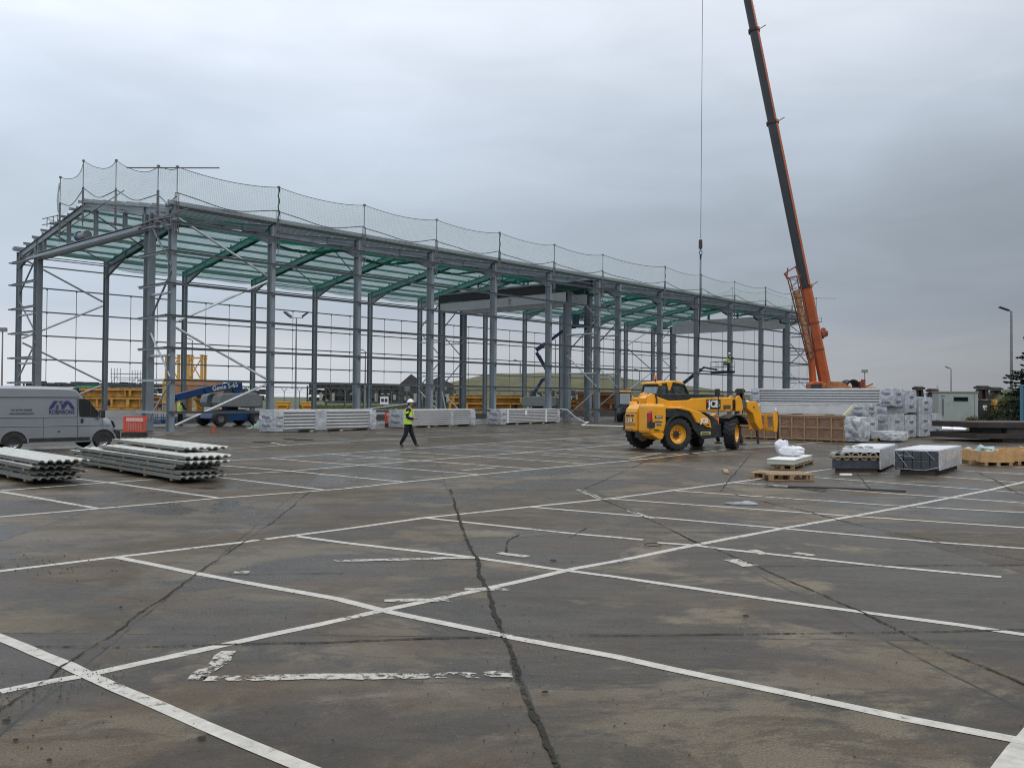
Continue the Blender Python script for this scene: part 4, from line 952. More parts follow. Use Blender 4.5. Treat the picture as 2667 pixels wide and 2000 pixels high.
    mb = MB().ell((hx-.005, 0, 1.70), (.125, .105, .125), 18, 8, z0=0.); mb.add([(hx-.005+a*math.cos(t), b*math.sin(t), z) for a, b, z in ((.125, .105, 1.70), (.15, .115, 1.69)) for t in [2*math.pi*i/18 for i in range(18)]], [(i, (i+1) % 18, 18+(i+1) % 18, 18+i) for i in range(18)])
    mb.add([(hx+.10, -.07, 1.705), (hx+.19, -.045, 1.685), (hx+.19, .045, 1.685), (hx+.10, .07, 1.705)], [(0, 1, 2, 3)])
    mb.build('hard_hat', white, root, smooth=True)
    if not simple:
        mb = MB()
        for s_ in (1, -1): mb.ell((hx+.078, s_*.032, 1.650), (.012, .014, .010), 8, 5)
        mb.bar((hx+.086, -.025, 1.575), (hx+.086, .025, 1.575), .008, .008); mb.build('face_features', dark, root, smooth=True)
        mb = MB()
        for s_ in (1, -1): mb.ell((hx-.01, s_*.078, 1.635), (.025, .012, .033), 8, 6)
        mb.build('ear', skinm, root, smooth=True)
        mb = MB(); mb.ell((hx-.03, 0, 1.635), (.078, .08, .085), 12, 8); mb.build('hair', dark, root, smooth=True)
    return root
p_ = G(1062, 1163)
person('person in white hard hat and yellow hi-vis vest walking across the yard', p_, R(2), 'walk', .985)
person('person in hi-vis standing in the raised lift basket, working at a column', atY(1897, 968, 84.0)-Vector((.1, .4, .04)), R(-20), 'work', 1.0, simple=True)
person('person bending behind the telehandler fork carriage, mostly hidden', G(1966, 1139)+Vector((-.2, .2, 0)), R(200), 'bend', 1.0, simple=True)
person('person in hi-vis beside the lowered basket of the parked boom lift', G(459, 1108.5)+Vector((0, .6, 0)), R(60), 'stand', .97, simple=True)
# ------------------------------------------------------------------ panel packs
ZB = BA
def pack_long(name, label, p0, L, Wd, Ht, rz_, grp=None, ends='both', text_end=True, film_left=.5, base=.1, layers=7, seed=0, z=0, wraps=(), topcol=filmW, ribs=True):
    """x = long axis, y = depth away, near long side at y=0"""
    r = thing(name, label, 'panel pack', (p0[0], p0[1], z), rz_, grp)
    rnd = random.Random(seed); h = (Ht-base)/layers
    for k in range(layers):
        mb = MB(); z0 = base+k*h; j = rnd.uniform(-.015, .015)
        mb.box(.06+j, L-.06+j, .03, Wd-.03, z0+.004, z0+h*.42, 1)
        mb.box(.02+j, L-.02+j, .0, Wd, z0+h*.42, z0+h*.96, 0)
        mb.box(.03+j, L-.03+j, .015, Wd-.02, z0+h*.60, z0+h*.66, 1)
        mb.box(.02+j, L-.02+j, -.006, .0, z0+h*.70, z0+h*.92, 0)
        mb.build('panel', [panelW, panelG], r)
    mb = MB(); nb = max(3, int(L/1.4))
    for k in range(nb): x = .25+(L-.7)*k/(nb-1); mb.box(x, x+.22, .06, Wd-.06, 0, base)
    mb.build('bearer', insul, r)
    mb = MB(); mb.wrapbox(.25, L-.15, -.012, Wd+.01, Ht-.02, Ht+.035, .012, .14, seed); mb.build('top_sheet', topcol, r, smooth=True)
    if ends in ('both', 'left'):
        MB().wrapbox(-.06, film_left, -.03, Wd+.03, .04, Ht+.035, .016, .045, seed+1, bulge=.05, fq=5).build('end_wrap', film, r, smooth=True)
        if text_end:
            for zz_ in (.28, .66): text('Kingspan', .20, r, (-.125, Wd*.5, Ht*zz_+.05), LEFTF, txtB, 'wrap_lettering', sx=.9)
            if film_left > .45:
                for zz_ in (.28, .66): text('Kingspan', .15, r, (film_left*.5, -.085, Ht*zz_+.05), FRONT, txtB, 'wrap_lettering', sx=.75)
    if ends in ('both', 'right'):
        MB().wrapbox(L-.42, L+.05, -.03, Wd+.03, .04, Ht+.03, .025, .05, seed+2, bulge=.05, fq=4).build('end_wrap', film, r, smooth=True)
    for x, w_ in wraps: MB().wrapbox(x, x+w_, -.018, Wd+.012, base, Ht+.02, .008, .07, seed+5).build('strap_wrap', filmW if w_ < .2 else film, r, smooth=True)
    return r
A_, B_, C_ = G(715, 1127), G(1050, 1115), G(1304, 1106.6)
def head(a, b): d = G(*b)-G(*a); return math.atan2(d.y, d.x), d.length
an, L_ = head((715, 1127), (976, 1119)); pack_long('panel_pack', 'white cladding panel pack under clear film, leftmost of three before the frame', A_, L_, 1.15, 1.12, an, 'cladding packs along the frame', seed=1, layers=6, wraps=((2.6, .75),))
an, L_ = head((1050, 1115), (1235, 1109)); pack_long('panel_pack', 'long white cladding panel pack right behind the walking person, middle of the three', B_, L_, 1.1, 1.08, an, 'cladding packs along the frame', seed=2, layers=8, wraps=((4.4, .22),))
an, L_ = head((1304, 1106.6), (1455.7, 1101.5)); cpk = pack_long('panel_pack', 'white cladding panel pack with torn crumpled end wrap and two white straps', C_, L_, 1.1, 1.06, an, 'cladding packs along the frame', seed=3, layers=9, wraps=((.75, .16), (5.6, .16)), film_left=.6)
mb = MB()
for x, z in ((2.9, .78), ): mb.box(x, x+.28, -.028, -.012, z-.12, z+.2)
mb.build('paper_label', white, cpk)
e = C_+Vector((math.cos(an), math.sin(an), 0))*L_
pts = [e+Vector((-.2, .3, 1.06))]+[e+Vector(((.55+1.5*u)*.676*1.7, (.05+1.5*u*.737), max(.05, 1.0*(1-u)**1.7))) for u in [i/10 for i in range(11)]]+[G(1515, 1109)+Vector((0, 0, .04)), G(1640, 1112)+Vector((0, 0, .04))]
mb = MB(); mb.path(pts, .045, 6); tag(mb.build('foam_strip', rebar, smooth=True), 'white flexible strip drooping off the third panel pack onto the ground', 'strip')
# the big store of packs on the right; local frame of the building
Kb = []
def pk(t0, t1, n0, n1, z0, z1, label, seed, open_side=True, lay=6, base=.08, endw=.55, words=True):
    """long axis along -n; near end (n0) faces the camera's right, long open face is t0"""
    L = n1-n0; o = BW(t0, n1); r = thing('panel_pack', label, 'panel pack', (o.x, o.y, z0), BA-math.pi/2, 'cladding packs in the big store')
    Wd = t1-t0; Ht = z1-z0; h = (Ht-base)/lay
    if open_side:
        for k in range(lay):
            mb = MB(); a = base+k*h
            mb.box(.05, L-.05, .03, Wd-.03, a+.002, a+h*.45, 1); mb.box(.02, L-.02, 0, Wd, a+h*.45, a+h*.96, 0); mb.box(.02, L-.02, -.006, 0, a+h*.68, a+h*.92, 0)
            mb.build('panel', [panelW, panelG], r)
    else: MB().wrapbox(.02, L-.02, 0, Wd, base, Ht-.02, .012, .12, seed).build('panel', panelW, r, smooth=True)
    mb = MB()
    for k in range(4): x = .3+(L-.8)*k/3; mb.box(x, x+.2, .06, Wd-.06, 0, base)
    mb.build('bearer', insul, r)
    MB().wrapbox(.1, L-.05, -.02, Wd+.01, Ht-.02, Ht+.02, .012, .14, seed+1).build('top_sheet', filmW, r, smooth=True)
    for i_, (x0, x1) in enumerate(((-.03, .45), (L-endw, L+.06))):
        MB().wrapbox(x0, x1, -.03, Wd+.03, .03, Ht+.03, .015, .045, seed+2+i_, bulge=.045, fq=5).build('end_wrap', film, r, smooth=True)
        if words:
            for zz_ in (.25, .75): text('Kingspan', .19, r, ((x0+x1)/2, -.075, Ht*zz_), FRONT, txtB, 'wrap_lettering', sx=.62)
    if words:
        for zz_ in (.3, .72): text('Kingspan', .19, r, (L+.115, Wd/2, Ht*zz_), RIGHTF, txtB, 'wrap_lettering', sx=.85)
    return r
# crate
cr_o = BW(17.85, -22.2); crate = thing('wooden_crate', 'long brown plywood crate with pale batten frames in front of the wrapped packs', 'crate', cr_o, BA-math.pi/2)
CL = 5.2; CW, CHT = 1.25, 1.17
MB().box(0, CL, .03, CW-.03, .06, CHT-.04).build('plywood_panel', ply, crate)
mb = MB()
for z in (.08, .60, CHT-.10): mb.box(0, CL, -.01, .028, z-.03, z+.04)
mb.build('batten_rail', wood, crate)
for x in (.0, .62, 1.28, 1.88, 2.08, 2.66, 3.28, 3.9, 4.55, 5.13): MB().box(x, x+.07, -.018, .026, .02, CHT-.05).build('batten', wood, crate)
MB().box(CL+.002, CL+.05, -.01, CW+.01, .05, CHT-.02).build('end_board', mat('grey_board', (.40, .41, .40), .6), crate, bevel=.01)
MB().box(-.02, CL+.04, -.03, CW+.02, CHT-.045, CHT).build('lid', wood, crate)
MB().wrapbox(CL+.04, CL+.62, .02, CW-.05, .04, CHT-.06, .035, .05, 31, bulge=.12, fq=4).build('end_wrap', film, crate, smooth=True)
for zz_, rr in ((.35, 25), (.8, 60)): text('Kingspan', .20, crate, (CL+.45, -.10, zz_), (R(90), R(rr), 0), txtB, 'wrap_lettering', sx=.8)
mb = MB()
for k in range(5): mb.box(.1+k*1.15, .3+k*1.15, .05, CW-.1, 0, .06)
mb.build('bearer', wood, crate)
pk(19.9, 21.3, -27.5, -21.7, 0, 1.10, 'lower wrapped cladding pack directly behind the wooden crate', 40, False)
pk(19.9, 21.3, -27.45, -21.8, 1.12, 1.66, 'half height cladding pack lying on the row behind the wooden crate', 41, False, 3)
pk(22.2, 24.3, -27.7, -20.8, 0, 1.20, 'lower cladding pack under the tall corrugated one with white open side', 42, False)
pk(22.2, 23.55, -27.9, -20.6, 1.58, 2.44, 'highest cladding pack, white corrugated edges open towards the yard', 43, True, 6, base=.06)
MB  # (spacing row under the highest pack)
pk(22.25, 23.5, -27.6, -20.9, 1.22, 1.56, 'thin cladding pack squeezed between the tall packs of the second row', 44, False, 2, words=False)
pk(24.5, 26.0, -27.7, -21.5, 0, 1.14, 'wrapped pack on the ground in the third row of the store', 45, False)
pk(24.3, 25.9, -27.75, -21.6, 1.26, 2.38, 'tall wrapped pack on top of the third row of the store', 46, False)
pk(26.2, 28.0, -27.8, -22, 0, 1.18, 'wrapped pack on the ground in the fourth row of the store', 47, False)
pk(26.2, 28.2, -27.8, -22, 1.20, 2.04, 'wrapped pack on top of the fourth row, lower than its neighbour', 48, False)
pk(28.2, 29.8, -27.8, -22, 0, 1.16, 'last wrapped pack of the store, nearest the grey site container', 49, False)
off = thing('offcut_bundle', 'low film wrapped bundle of offcuts beside the crumpled crate end', 'bundle', BW(20.0, -27.75), BA-math.pi/2)
MB().wrapbox(0, 1.35, 0, .9, .12, .46, .02, .06, 3).build('offcuts', panelW, off, smooth=True)
MB().wrapbox(.55, 1.40, -.35, .55, .06, .36, .04, .05, 5).build('loose_wrap', film, off, smooth=True)
mb = MB(); mb.box(.1, .3, 0, .8, 0, .12); mb.box(.9, 1.1, 0, .8, 0, .12); mb.build('bearer', wood, off)
mb = MB(); a = BW(18.2, -27.2, 1.17); mb.bar(a, a+Vector((.45, .1, .42)), .14, .10); tag(mb.build('foam_block', insul), 'pale foam offcut leaning on top of the wooden crate', 'offcut')
mb = MB(); a = atY(2010, 1116, 39.2); b = atY(2050, 1099, 38.6); mb.bar(a, b, .07, .04); tag(mb.build('timber_batten', wood), 'loose timber batten leaning on the wooden crate', 'batten')
# ------------------------------------------------------------------ corrugated sheets
def corr(mb, L, Wd, th, z, x0=0, y0=0, pitch=.165, amp=.020, skew=0.):
    """sheet with ribs along x; corrugation section seen at the ends"""
    n = max(4, int(Wd/pitch*8)); vs = []
    def prof(y):
        ph = (y/pitch) % 1; return amp*(1 if .28 < ph < .72 else (-1 if ph < .12 or ph > .88 else (2*(ph-.12)/.16-1 if ph < .5 else 1-2*(ph-.72)/.16)))
    for xx in (x0, x0+L):
        for side_ in (1, -1):
            for i in range(n+1):
                y = Wd*i/n; vs.append((xx+skew*y, y0+y, z+prof(y)+side_*th/2))
    m = n+1; fs = []
    for i in range(n):
        fs += [(i, i+1, 2*m+i+1, 2*m+i), (m+i, 3*m+i, 3*m+i+1, m+i+1), (i, m+i, m+i+1, i+1), (2*m+i, 2*m+i+1, 3*m+i+1, 3*m+i)]
    mi = len(mb.f); mb.add(vs, fs); k = len(fs)
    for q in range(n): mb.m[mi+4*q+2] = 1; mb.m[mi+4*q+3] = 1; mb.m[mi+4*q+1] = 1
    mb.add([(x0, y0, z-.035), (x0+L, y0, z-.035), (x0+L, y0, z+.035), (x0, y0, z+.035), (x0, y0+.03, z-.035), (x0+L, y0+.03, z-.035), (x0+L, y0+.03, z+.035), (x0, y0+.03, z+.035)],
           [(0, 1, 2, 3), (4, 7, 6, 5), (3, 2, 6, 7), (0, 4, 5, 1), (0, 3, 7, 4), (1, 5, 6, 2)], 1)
    return mb
def sheet_thing(org, ang, L, Wd, z, dx, dy, label, grp, lean=0.):
    r = thing('roof_panel', label, 'roof panel', (org.x, org.y, z), ang+R(lean), grp)
    corr(MB(), L, Wd, .03, .0, dx, dy).build('corrugated_sheet', [sheet, sheetE], r)
    mb = MB(); n = 5 if L > 4 else 3
    for k in range(n): x = dx+.25+(L-.8)*k/(n-1); mb.box(x, x+.13, dy+.02, dy+.18, -.085, -.036); mb.box(x, x+.13, dy+Wd-.25, dy+Wd-.1, -.085, -.036)
    mb.build('timber_spacer', wood, r)
    return r
names = ['lowest', 'second lowest', 'second from top', 'topmost']
sl0, sl1 = G(80, 1264), G(-70, 1228)
angL = math.atan2(*(sl0-sl1).yx); perpL = Vector((-math.sin(angL), math.cos(angL), 0))
for k, z in enumerate((.13, .24, .37, .48)):
    dx = (0, .02, .12, .22)[k]
    sheet_thing(sl1-(sl0-sl1).normalized()*1.2, angL, (sl0-sl1).length+1.2, 1.02, z, dx, (0, .03, -.02, .02)[k], names[k]+' pale corrugated roof panel in the left stack beside the van', 'roof panels in the left stack', (0, .6, -.5, .3)[k])
s20, s21 = G(466, 1262), G(200, 1213)
ang2 = math.atan2(*(s20-s21).yx)
nm6 = ['lowest', 'second lowest', 'third lowest', 'third from top', 'second from top', 'topmost']
for k, (z, dx, L, dy) in enumerate(((.13, .35, 6.6, .03), (.23, .30, 6.6, .0), (.33, .0, 7.0, .10), (.44, .45, 6.6, .02), (.54, .35, 5.4, .25), (.66, -.75, 4.9, .80))):
    lx = s21-(s20-s21).normalized()*(.6)
    LL = (s20-s21).length+.6
    sheet_thing(lx, ang2, LL*(L/7.), 1.05, z, dx-.38+LL*(1-L/7.)*.95, dy, nm6[k]+' pale corrugated roof panel in the wide middle stack', 'roof panels in the middle stack', (0, .5, -.6, .4, -.8, -2.0)[k])
# ------------------------------------------------------------------ crane
CY = 80.
foot = atY(2150, 1003, CY); tip = atY(1838, -545, CY)
cz = Vector((foot.x, foot.y, 0)); crane = thing('mobile_crane', 'orange mobile crane with long black and orange telescopic boom rising out of the picture', 'crane', cz)
f_ = foot-cz; t2 = tip-cz; ax_ = (t2-f_).normalized(); Lb = (t2-f_).length
# boom section frame: u = to the right in the picture, v = away
u0 = Vector((1, 0, 0)); u0 = (u0-ax_*u0.dot(ax_)).normalized(); v0_ = ax_.cross(u0).normalized()
ca, sa = math.cos(R(-16)), math.sin(R(-16)); bu = u0*ca+v0_*sa; bv = v0_*ca-u0*sa
def boomsec(s0, s1, wu, wv, mats, name, off=0):
    mb = MB(); c0, c1 = f_+ax_*s0, f_+ax_*s1
    # five sided section: flat top, rounded belly
    sec = [(-.5, -.25), (-.3, -.5), (.3, -.5), (.5, -.25), (.5, .5), (-.5, .5)]
    vs = [c+bu*(a*wu)+bv*(b*wv) for c in (c0, c1) for a, b in sec]; n = 6
    mb.add(vs, [(i, (i+1) % n, n+(i+1) % n, n+i) for i in range(n)]+[tuple(range(n)), tuple(range(n, 2*n))][0:2])
    fi = len(mb.f)-8
    for i in range(6): mb.m[fi+i] = 1 if i in (5, 0, 1) else 0
    o = mb.build(name, mats, crane); return o
def yat(py): # distance along the boom for a picture row
    p = atY(2150-(1003-py)*.2016, py, CY)-cz; return (p-f_).dot(ax_)
s1, s2, s3 = yat(747), yat(320), yat(80)
boomsec(.0, s1, .98, 1.02, [orange, orange], 'base_boom')
blk = mat('boom_black', (.022, .026, .032), .4, 0, .3, .5)
boomsec(s1-.2, s2, .88, .92, [orange, blk], 'boom_section'); boomsec(s2-.2, s3, .80, .84, [orange, blk], 'boom_section')
boomsec(s3-.2, s3+12, .72, .76, [orange, blk], 'boom_section'); boomsec(s3+11.8, Lb, .64, .68, [orange, blk], 'boom_section')
for s_, w_ in ((s1, 1.2), (s2, 1.08), (s3, 1.0), (s3+12, .9)): boomsec(s_-.12, s_+.12, w_, w_*1.02, [rustB, darkS], 'boom_collar')
mb = MB()
for s_ in (s1, s2, s3): c = f_+ax_*s_+bu*.5; mb.tube(c, c+Vector((.55, 0, .35)), .04, 6)
mb.build('collar_pin', rust, crane)
for s_ in (s1*.35, s1*.62): boomsec(s_, s_+.18, 1.03, 1.07, [rust, rust], 'boom_band')
for s_, wu in ((s1+6.2, .88), (s2+4.2, .80)):     # small dark lettering on the orange face
    c = f_+ax_*s_; mb = MB()
    for k in range(16): p = c+ax_*(k*.42)+bu*(wu/2+.006)-bv*.02; mb.bar(p, p+ax_*.26, .012, .22, 0, bv)
    mb.build('boom_lettering', txtD, crane)
MB().path([t2+Vector((-.3, -.2, -.4)), t2+Vector((.6, 0, .2))], .35, 8).build('boom_head', orange, crane)
MB().lathe([(.25, -.12), (.35, -.12), (.35, .12), (.25, .12)], 18, 0, Matrix.Translation(t2+Vector((-.35, 0, -.1)))).build('head_sheave', dark, crane)
c = f_+ax_*yat(872)+u0*.72; MB().ell(c, (.38, .35, .42), 12, 8, jit=.25).build('guide_roller', rust, crane)
# luffing ram
a = atY(2118, 1000, CY-.7)-cz; b = atY(2112, 925, CY-.7)-cz; d = atY(2106, 850, CY-.5)-cz
MB().tube(a, b, .30, 14).build('ram_cylinder', orange, crane, smooth=True); MB().tube(b, d, .17, 12).build('ram_rod', mat('ram_grey', (.20, .22, .23), .3, .5), crane, smooth=True)
mb = MB(); mb.box(-.8, .9, -.8, .8, 1.2, 3.4); mb.build('slew_turret', rustB, crane, bevel=.1)
# folded lattice jib
ja0, ja1 = atY(2112, 935, CY-.9)-cz, atY(2066, 722, CY-.9)-cz
dj = (ja1-ja0).normalized(); ju = (Vector((1, 0, 0))-dj*dj.x).normalized(); jv = dj.cross(ju); Lj = (ja1-ja0).length
mb = MB(); cor = [(a_, b_) for a_ in (-.42, .42) for b_ in (-.3, .3)]
for a_, b_ in cor: mb.tube(ja0+ju*(a_*.45)+jv*b_, ja1+ju*a_+jv*b_, .05, 6)
mb.build('jib_chord', rust, crane)
mb = MB(); nj = 18
for k in range(nj):
    w0 = .42*(.45+.55*k/nj); w1 = .42*(.45+.55*(k+1)/nj); p0 = ja0+dj*(Lj*k/nj); p1 = ja0+dj*(Lj*(k+1)/nj)
    for b_ in (-.3, .3):
        s_ = 1 if k % 2 else -1; mb.tube(p0+ju*(s_*w0)+jv*b_, p1-ju*(s_*w1)+jv*b_, .025, 5)
    for a_ in (-1, 1): s_ = 1 if k % 2 else -1; mb.tube(p0+ju*(a_*w0)+jv*(.3*s_), p1+ju*(a_*w1)-jv*(.3*s_), .025, 5)
mb.build('jib_lacing', scaf, crane)
mb = MB(); mb.bar(ja0, ja1-dj*1.2, .34, .5, 0, jv); mb.build('jib_plate', rustB, crane)
mb = MB(); p = ja1; mb.bar(p-ju*.6, p+ju*.7, .12, .12); mb.bar(p-ju*.6+dj*.5, p+ju*.5+dj*.9, .1, .1); mb.bar(p-ju*.6, p-ju*.3+dj*.9, .1, .1); mb.bar(p+ju*.5, p+ju*.4+dj*.9, .1, .1); mb.bar(p-ju*.5, p-ju*.7+dj*.5, .15, .15); mb.build('jib_head', rust, crane)
# cab, winch, counterweight, carrier
mb = MB(); mb.prism([(-2.1, 1.9), (-2.0, 3.3), (-1.7, 3.5), (-.85, 3.5), (-.75, 1.9)], -1.9, -.7); mb.build('operator_cab', orange, crane, bevel=.06)
mb = MB(); mb.prism([(-2.0, 2.3), (-1.93, 3.25), (-1.0, 3.32), (-.92, 2.3)], -1.93, -1.86); mb.build('cab_window', dglass, crane)
mb = MB(); mb.box(.2, 2.6, -1.1, 1.1, 2.1, 3.0); mb.prism([(-.3, 2.9), (-.1, 3.55), (1.0, 3.55), (2.2, 2.95)], -.9, .7); mb.build('superstructure', rustB, crane, bevel=.05)
MB().lathe([(.55, -.8), (.65, -.8), (.45, -.7), (.45, .7), (.65, .8), (.55, .8)], 18, 0, Matrix.Translation((2.2, 0, 3.1))).build('winch_drum', dark, crane)
mb = MB(); mb.box(2.7, 3.6, -1.3, 1.3, 1.9, 3.0); mb.build('counterweight', orange, crane, bevel=.05)
mb = MB(); mb.tube((2.9, -.6, 3.0), (2.9, -.6, 3.6), .12, 8); mb.tube((3.3, -.2, 3.0), (3.3, -.2, 3.75), .2, 10); mb.tube((3.6, .3, 3.05), (4.4, .4, 3.4), .06, 6); mb.build('exhaust_stack', rust, crane)
mb = MB(); mb.box(-1.3, 1.3, -4.8, 6.2, .9, 1.5); mb.prism([(-1.3, .7), (-1.3, 2.3), (1.3, 2.3), (1.3, .7)], 6.2, 7.8); mb.build('carrier', orange, crane, bevel=.06)
for y in (-3.9, -2.4, .4, 1.9, 4.2, 5.7):
    for x in (-1.15, 1.15): MB().lathe([(.2, -.18), (.55, -.19), (.62, -.12), (.62, .12), (.55, .19), (.2, .18)], 20, 0, Matrix.Translation((x, y, .62)) @ Matrix.Rotation(R(90), 4, 'Z')).build('wheel', rubber, crane, smooth=True)
for y in (-4.3, 4.9): MB().box(-2.6, 2.6, y-.2, y+.2, .75, 1.05).build('outrigger_beam', orange, crane)
for y in (-4.3, 4.9):
    for x in (-2.5, 2.5): MB().tube((x, y, 0.02), (x, y, 1.1), .12, 8).build('outrigger_leg', chrome, crane)
hk = thing('hoist_hook', 'dark hook block hanging on a thin wire with long lifting slings', 'crane hook', atY(1824.5, 645, CY-1))
top_ = t2+cz+Vector((-.35, -1, -.2)); hz = hk.location
def hl(px, py): return atY(px, py, CY-1)-Vector(hz)
MB().tube(hl(1825, 622), top_-Vector(hz), .022, 6).build('hoist_wire', dark, hk)
mb = MB(); mb.tube(hl(1824.5, 625), hl(1824.5, 633), .16, 12); mb.tube(hl(1824.5, 633), hl(1824.5, 648), .17, 12); mb.build('hook_block', mat('block_dark', (.06, .03, .025), .5), hk, smooth=True)
mb = MB(); c = hl(1825, 658); mb.path([c+Vector((.13*math.cos(i*.524), 0, .18*math.sin(i*.524))) for i in range(13)], .035, 6); mb.tube(hl(1825, 648), hl(1825, 654), .04, 6); mb.build('hook_ring', dark, hk)
mb = MB(); mb.tube(hl(1825, 663), hl(1824.5, 676), .10, 8, r2=.07); mb.build('swivel', dark, hk)
mb = MB(); mb.path([hl(1823.3, 672), hl(1822.6, 800), hl(1818, 925)], .03, 6); mb.path([hl(1826, 672), hl(1824.6, 800), hl(1819, 925)], .03, 6); mb.build('sling', dark, hk)
# ------------------------------------------------------------------ boom lifts
def lift_base(name, label, loc, rz_, booms, basket, side_text=None, grp='blue boom lifts', blue=blue):
    r = thing(name, label, 'boom lift', loc, rz_, grp)
    mb = MB(); mb.prism([(-1.7, .45), (-1.5, .85), (-.6, 1.0), (.6, 1.0), (1.5, .85), (1.7, .45), (1.3, .30), (-1.3, .30)], -.75, .75); mb.build('chassis', blue, r, bevel=.05)
    for x in (-1.25, 1.25):
        for y, far in ((-1.0, 0), (1.0, 1)):
            X = Matrix.Translation((x, y, .46)) @ (Matrix.Rotation(math.pi, 4, 'Z') if far else Matrix())
            w_ = MB().lathe([(.22, -.16), (.25, -.19), (.42, -.18), (.46, -.12), (.46, .12), (.42, .18), (.22, .16)], 24, 0, X).build('wheel', rubber, r, smooth=True)
            MB().lathe([(.0, -.10), (.12, -.12), (.22, -.15), (.235, -.12)], 14, 0, X).build('rim', mat('rim_grey', (.12, .12, .12), .5), w_, smooth=True)
        MB().tube((x, -.9, .46), (x, .9, .46), .1, 8).build('axle', dark, r)
    MB().tube((0, 0, .95), (0, 0, 1.2), .5, 16).build('slew_ring', dark, r)
    for y0, y1 in ((-1.15, -.30), (.30, 1.15)):
        mb = MB(); mb.prism([(-1.35, 1.18), (-1.45, 1.45), (-1.35, 1.85), (-1.1, 2.0), (1.2, 2.05), (1.5, 1.9), (1.6, 1.45), (1.45, 1.15)], y0, y1); mb.build('turret_cover', grey, r, bevel=.06)
    MB().box(1.3, 1.75, -1.0, 1.0, 1.1, 1.8).build('tail_weight', mat('weight_grey', (.15, .155, .16), .6), r, bevel=.06)
    for pts, w_, h_ in booms:
        for k, (a, b) in enumerate(zip(pts, pts[1:])): MB().bar(a, b, w_, h_, 0, (0, 0, 1)).build('boom_arm', blue, r, bevel=.015)
        for p in pts[1:-1]: MB().tube(Vector(p)-Vector((0, w_*.8, 0)), Vector(p)+Vector((0, w_*.8, 0)), h_*.55, 10).build('boom_knuckle', blue, r)
    if basket:
        bx, by, bz, rot = basket; B = Matrix.Translation((bx, by, bz)) @ Matrix.Rotation(rot, 4, 'Z')
        mb = MB(); mb.box(-.45, .45, -1.15, 1.15, 0, .08, 0, B); mb.box(-.46, .46, -1.16, 1.16, .08, .22, 0, B); mb.build('basket_floor', blue, r)
        mb = MB()
        for z in (.6, 1.1):
            c = [B @ Vector(q) for q in ((-.45, -1.15, z), (.45, -1.15, z), (.45, 1.15, z), (-.45, 1.15, z), (-.45, -1.15, z))]; mb.path(c, .02, 6)
        for x in (-.45, .45):
            for y in (-1.15, -.4, .4, 1.15): mb.tube(B @ Vector((x, y, .05)), B @ Vector((x, y, 1.1)), .02, 6)
        mb.build('basket_rail', blue, r)
        mb = MB(); mb.box(.36, .52, -.35, .35, .75, 1.15, 0, B); mb.build('control_box', grey, r, bevel=.02)
    return r
l1 = BW(9.0, 7.75); l1.x, l1.y = (G(565, 1109)+G(601, 1107)).xy/2+Vector((.25, .35))
lf = lift_base('boom_lift', 'blue boom lift with its lettered boom lowered, parked inside the left end of the frame', (l1.x, l1.y, 0), BA,
    [([(.3, 0, 2.05), (.6, 0, 2.5), ], .30, .5), ([(.75, 0, 2.62), (-1.6, 0, 2.22), (-3.6, 0, 1.72)], .34, .42), ([(-3.6, 0, 1.72), (-4.0, 0, .9)], .12, .2)], (-4.6, 0, .25, 0))
text('Genie S-65', .40, lf, (-.45, -.19, 2.42), (R(90), R(-9.5), 0), white, 'boom_lettering', bold=.006)
b2 = atY(1402, 1070, 76.); 
def l2(px, py, o): q = atY(px, py, 76.)-Vector((o[0], o[1], 0)); return Vector((q.x, q.y, q.z))
o2 = (atY(1400, 1060, 76.).x, 76.)
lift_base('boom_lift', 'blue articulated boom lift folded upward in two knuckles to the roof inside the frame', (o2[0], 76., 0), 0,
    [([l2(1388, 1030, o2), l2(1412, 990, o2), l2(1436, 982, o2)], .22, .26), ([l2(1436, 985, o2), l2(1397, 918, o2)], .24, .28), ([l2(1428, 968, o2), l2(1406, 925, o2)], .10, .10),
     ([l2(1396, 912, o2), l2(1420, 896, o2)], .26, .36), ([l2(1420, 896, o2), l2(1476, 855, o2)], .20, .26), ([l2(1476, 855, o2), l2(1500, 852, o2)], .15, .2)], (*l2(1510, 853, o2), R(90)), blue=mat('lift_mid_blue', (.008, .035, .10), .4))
drm = thing('blue_bin', 'blue plastic bin standing in the highest lift basket under the roof', 'bin', atY(1499, 852, 76.)+Vector((0, 0, .09)))
mb = MB(); mb.tube((0, 0, 0), (0, 0, .9), .28, 14, r2=.33); mb.build('drum', mat('bin_blue', (.01, .11, .16), .4), drm, smooth=True)
MB().tube((0, 0, .9), (0, 0, .95), .34, 14).build('rim_band', dark, drm)
o3 = (atY(1745, 1040, 84.).x, 84.)
def l3(px, py): q = atY(px, py, 84.); return Vector((q.x-o3[0], 0, q.z))
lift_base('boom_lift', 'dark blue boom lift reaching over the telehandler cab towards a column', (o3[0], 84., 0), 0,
    [([(.6, 0, 1.9), l3(1780, 998)], .24, .30), ([l3(1780, 998), l3(1826, 962)], .22, .30), ([l3(1820, 968), l3(1833, 957), l3(1868, 963)], .16, .16), ([l3(1826, 966), l3(1870, 970)], .10, .10)], (*(l3(1882, 971)+Vector((0, 0, -.05))), R(28)), blue=mat('dark_navy_paint', (.006, .014, .035), .45))
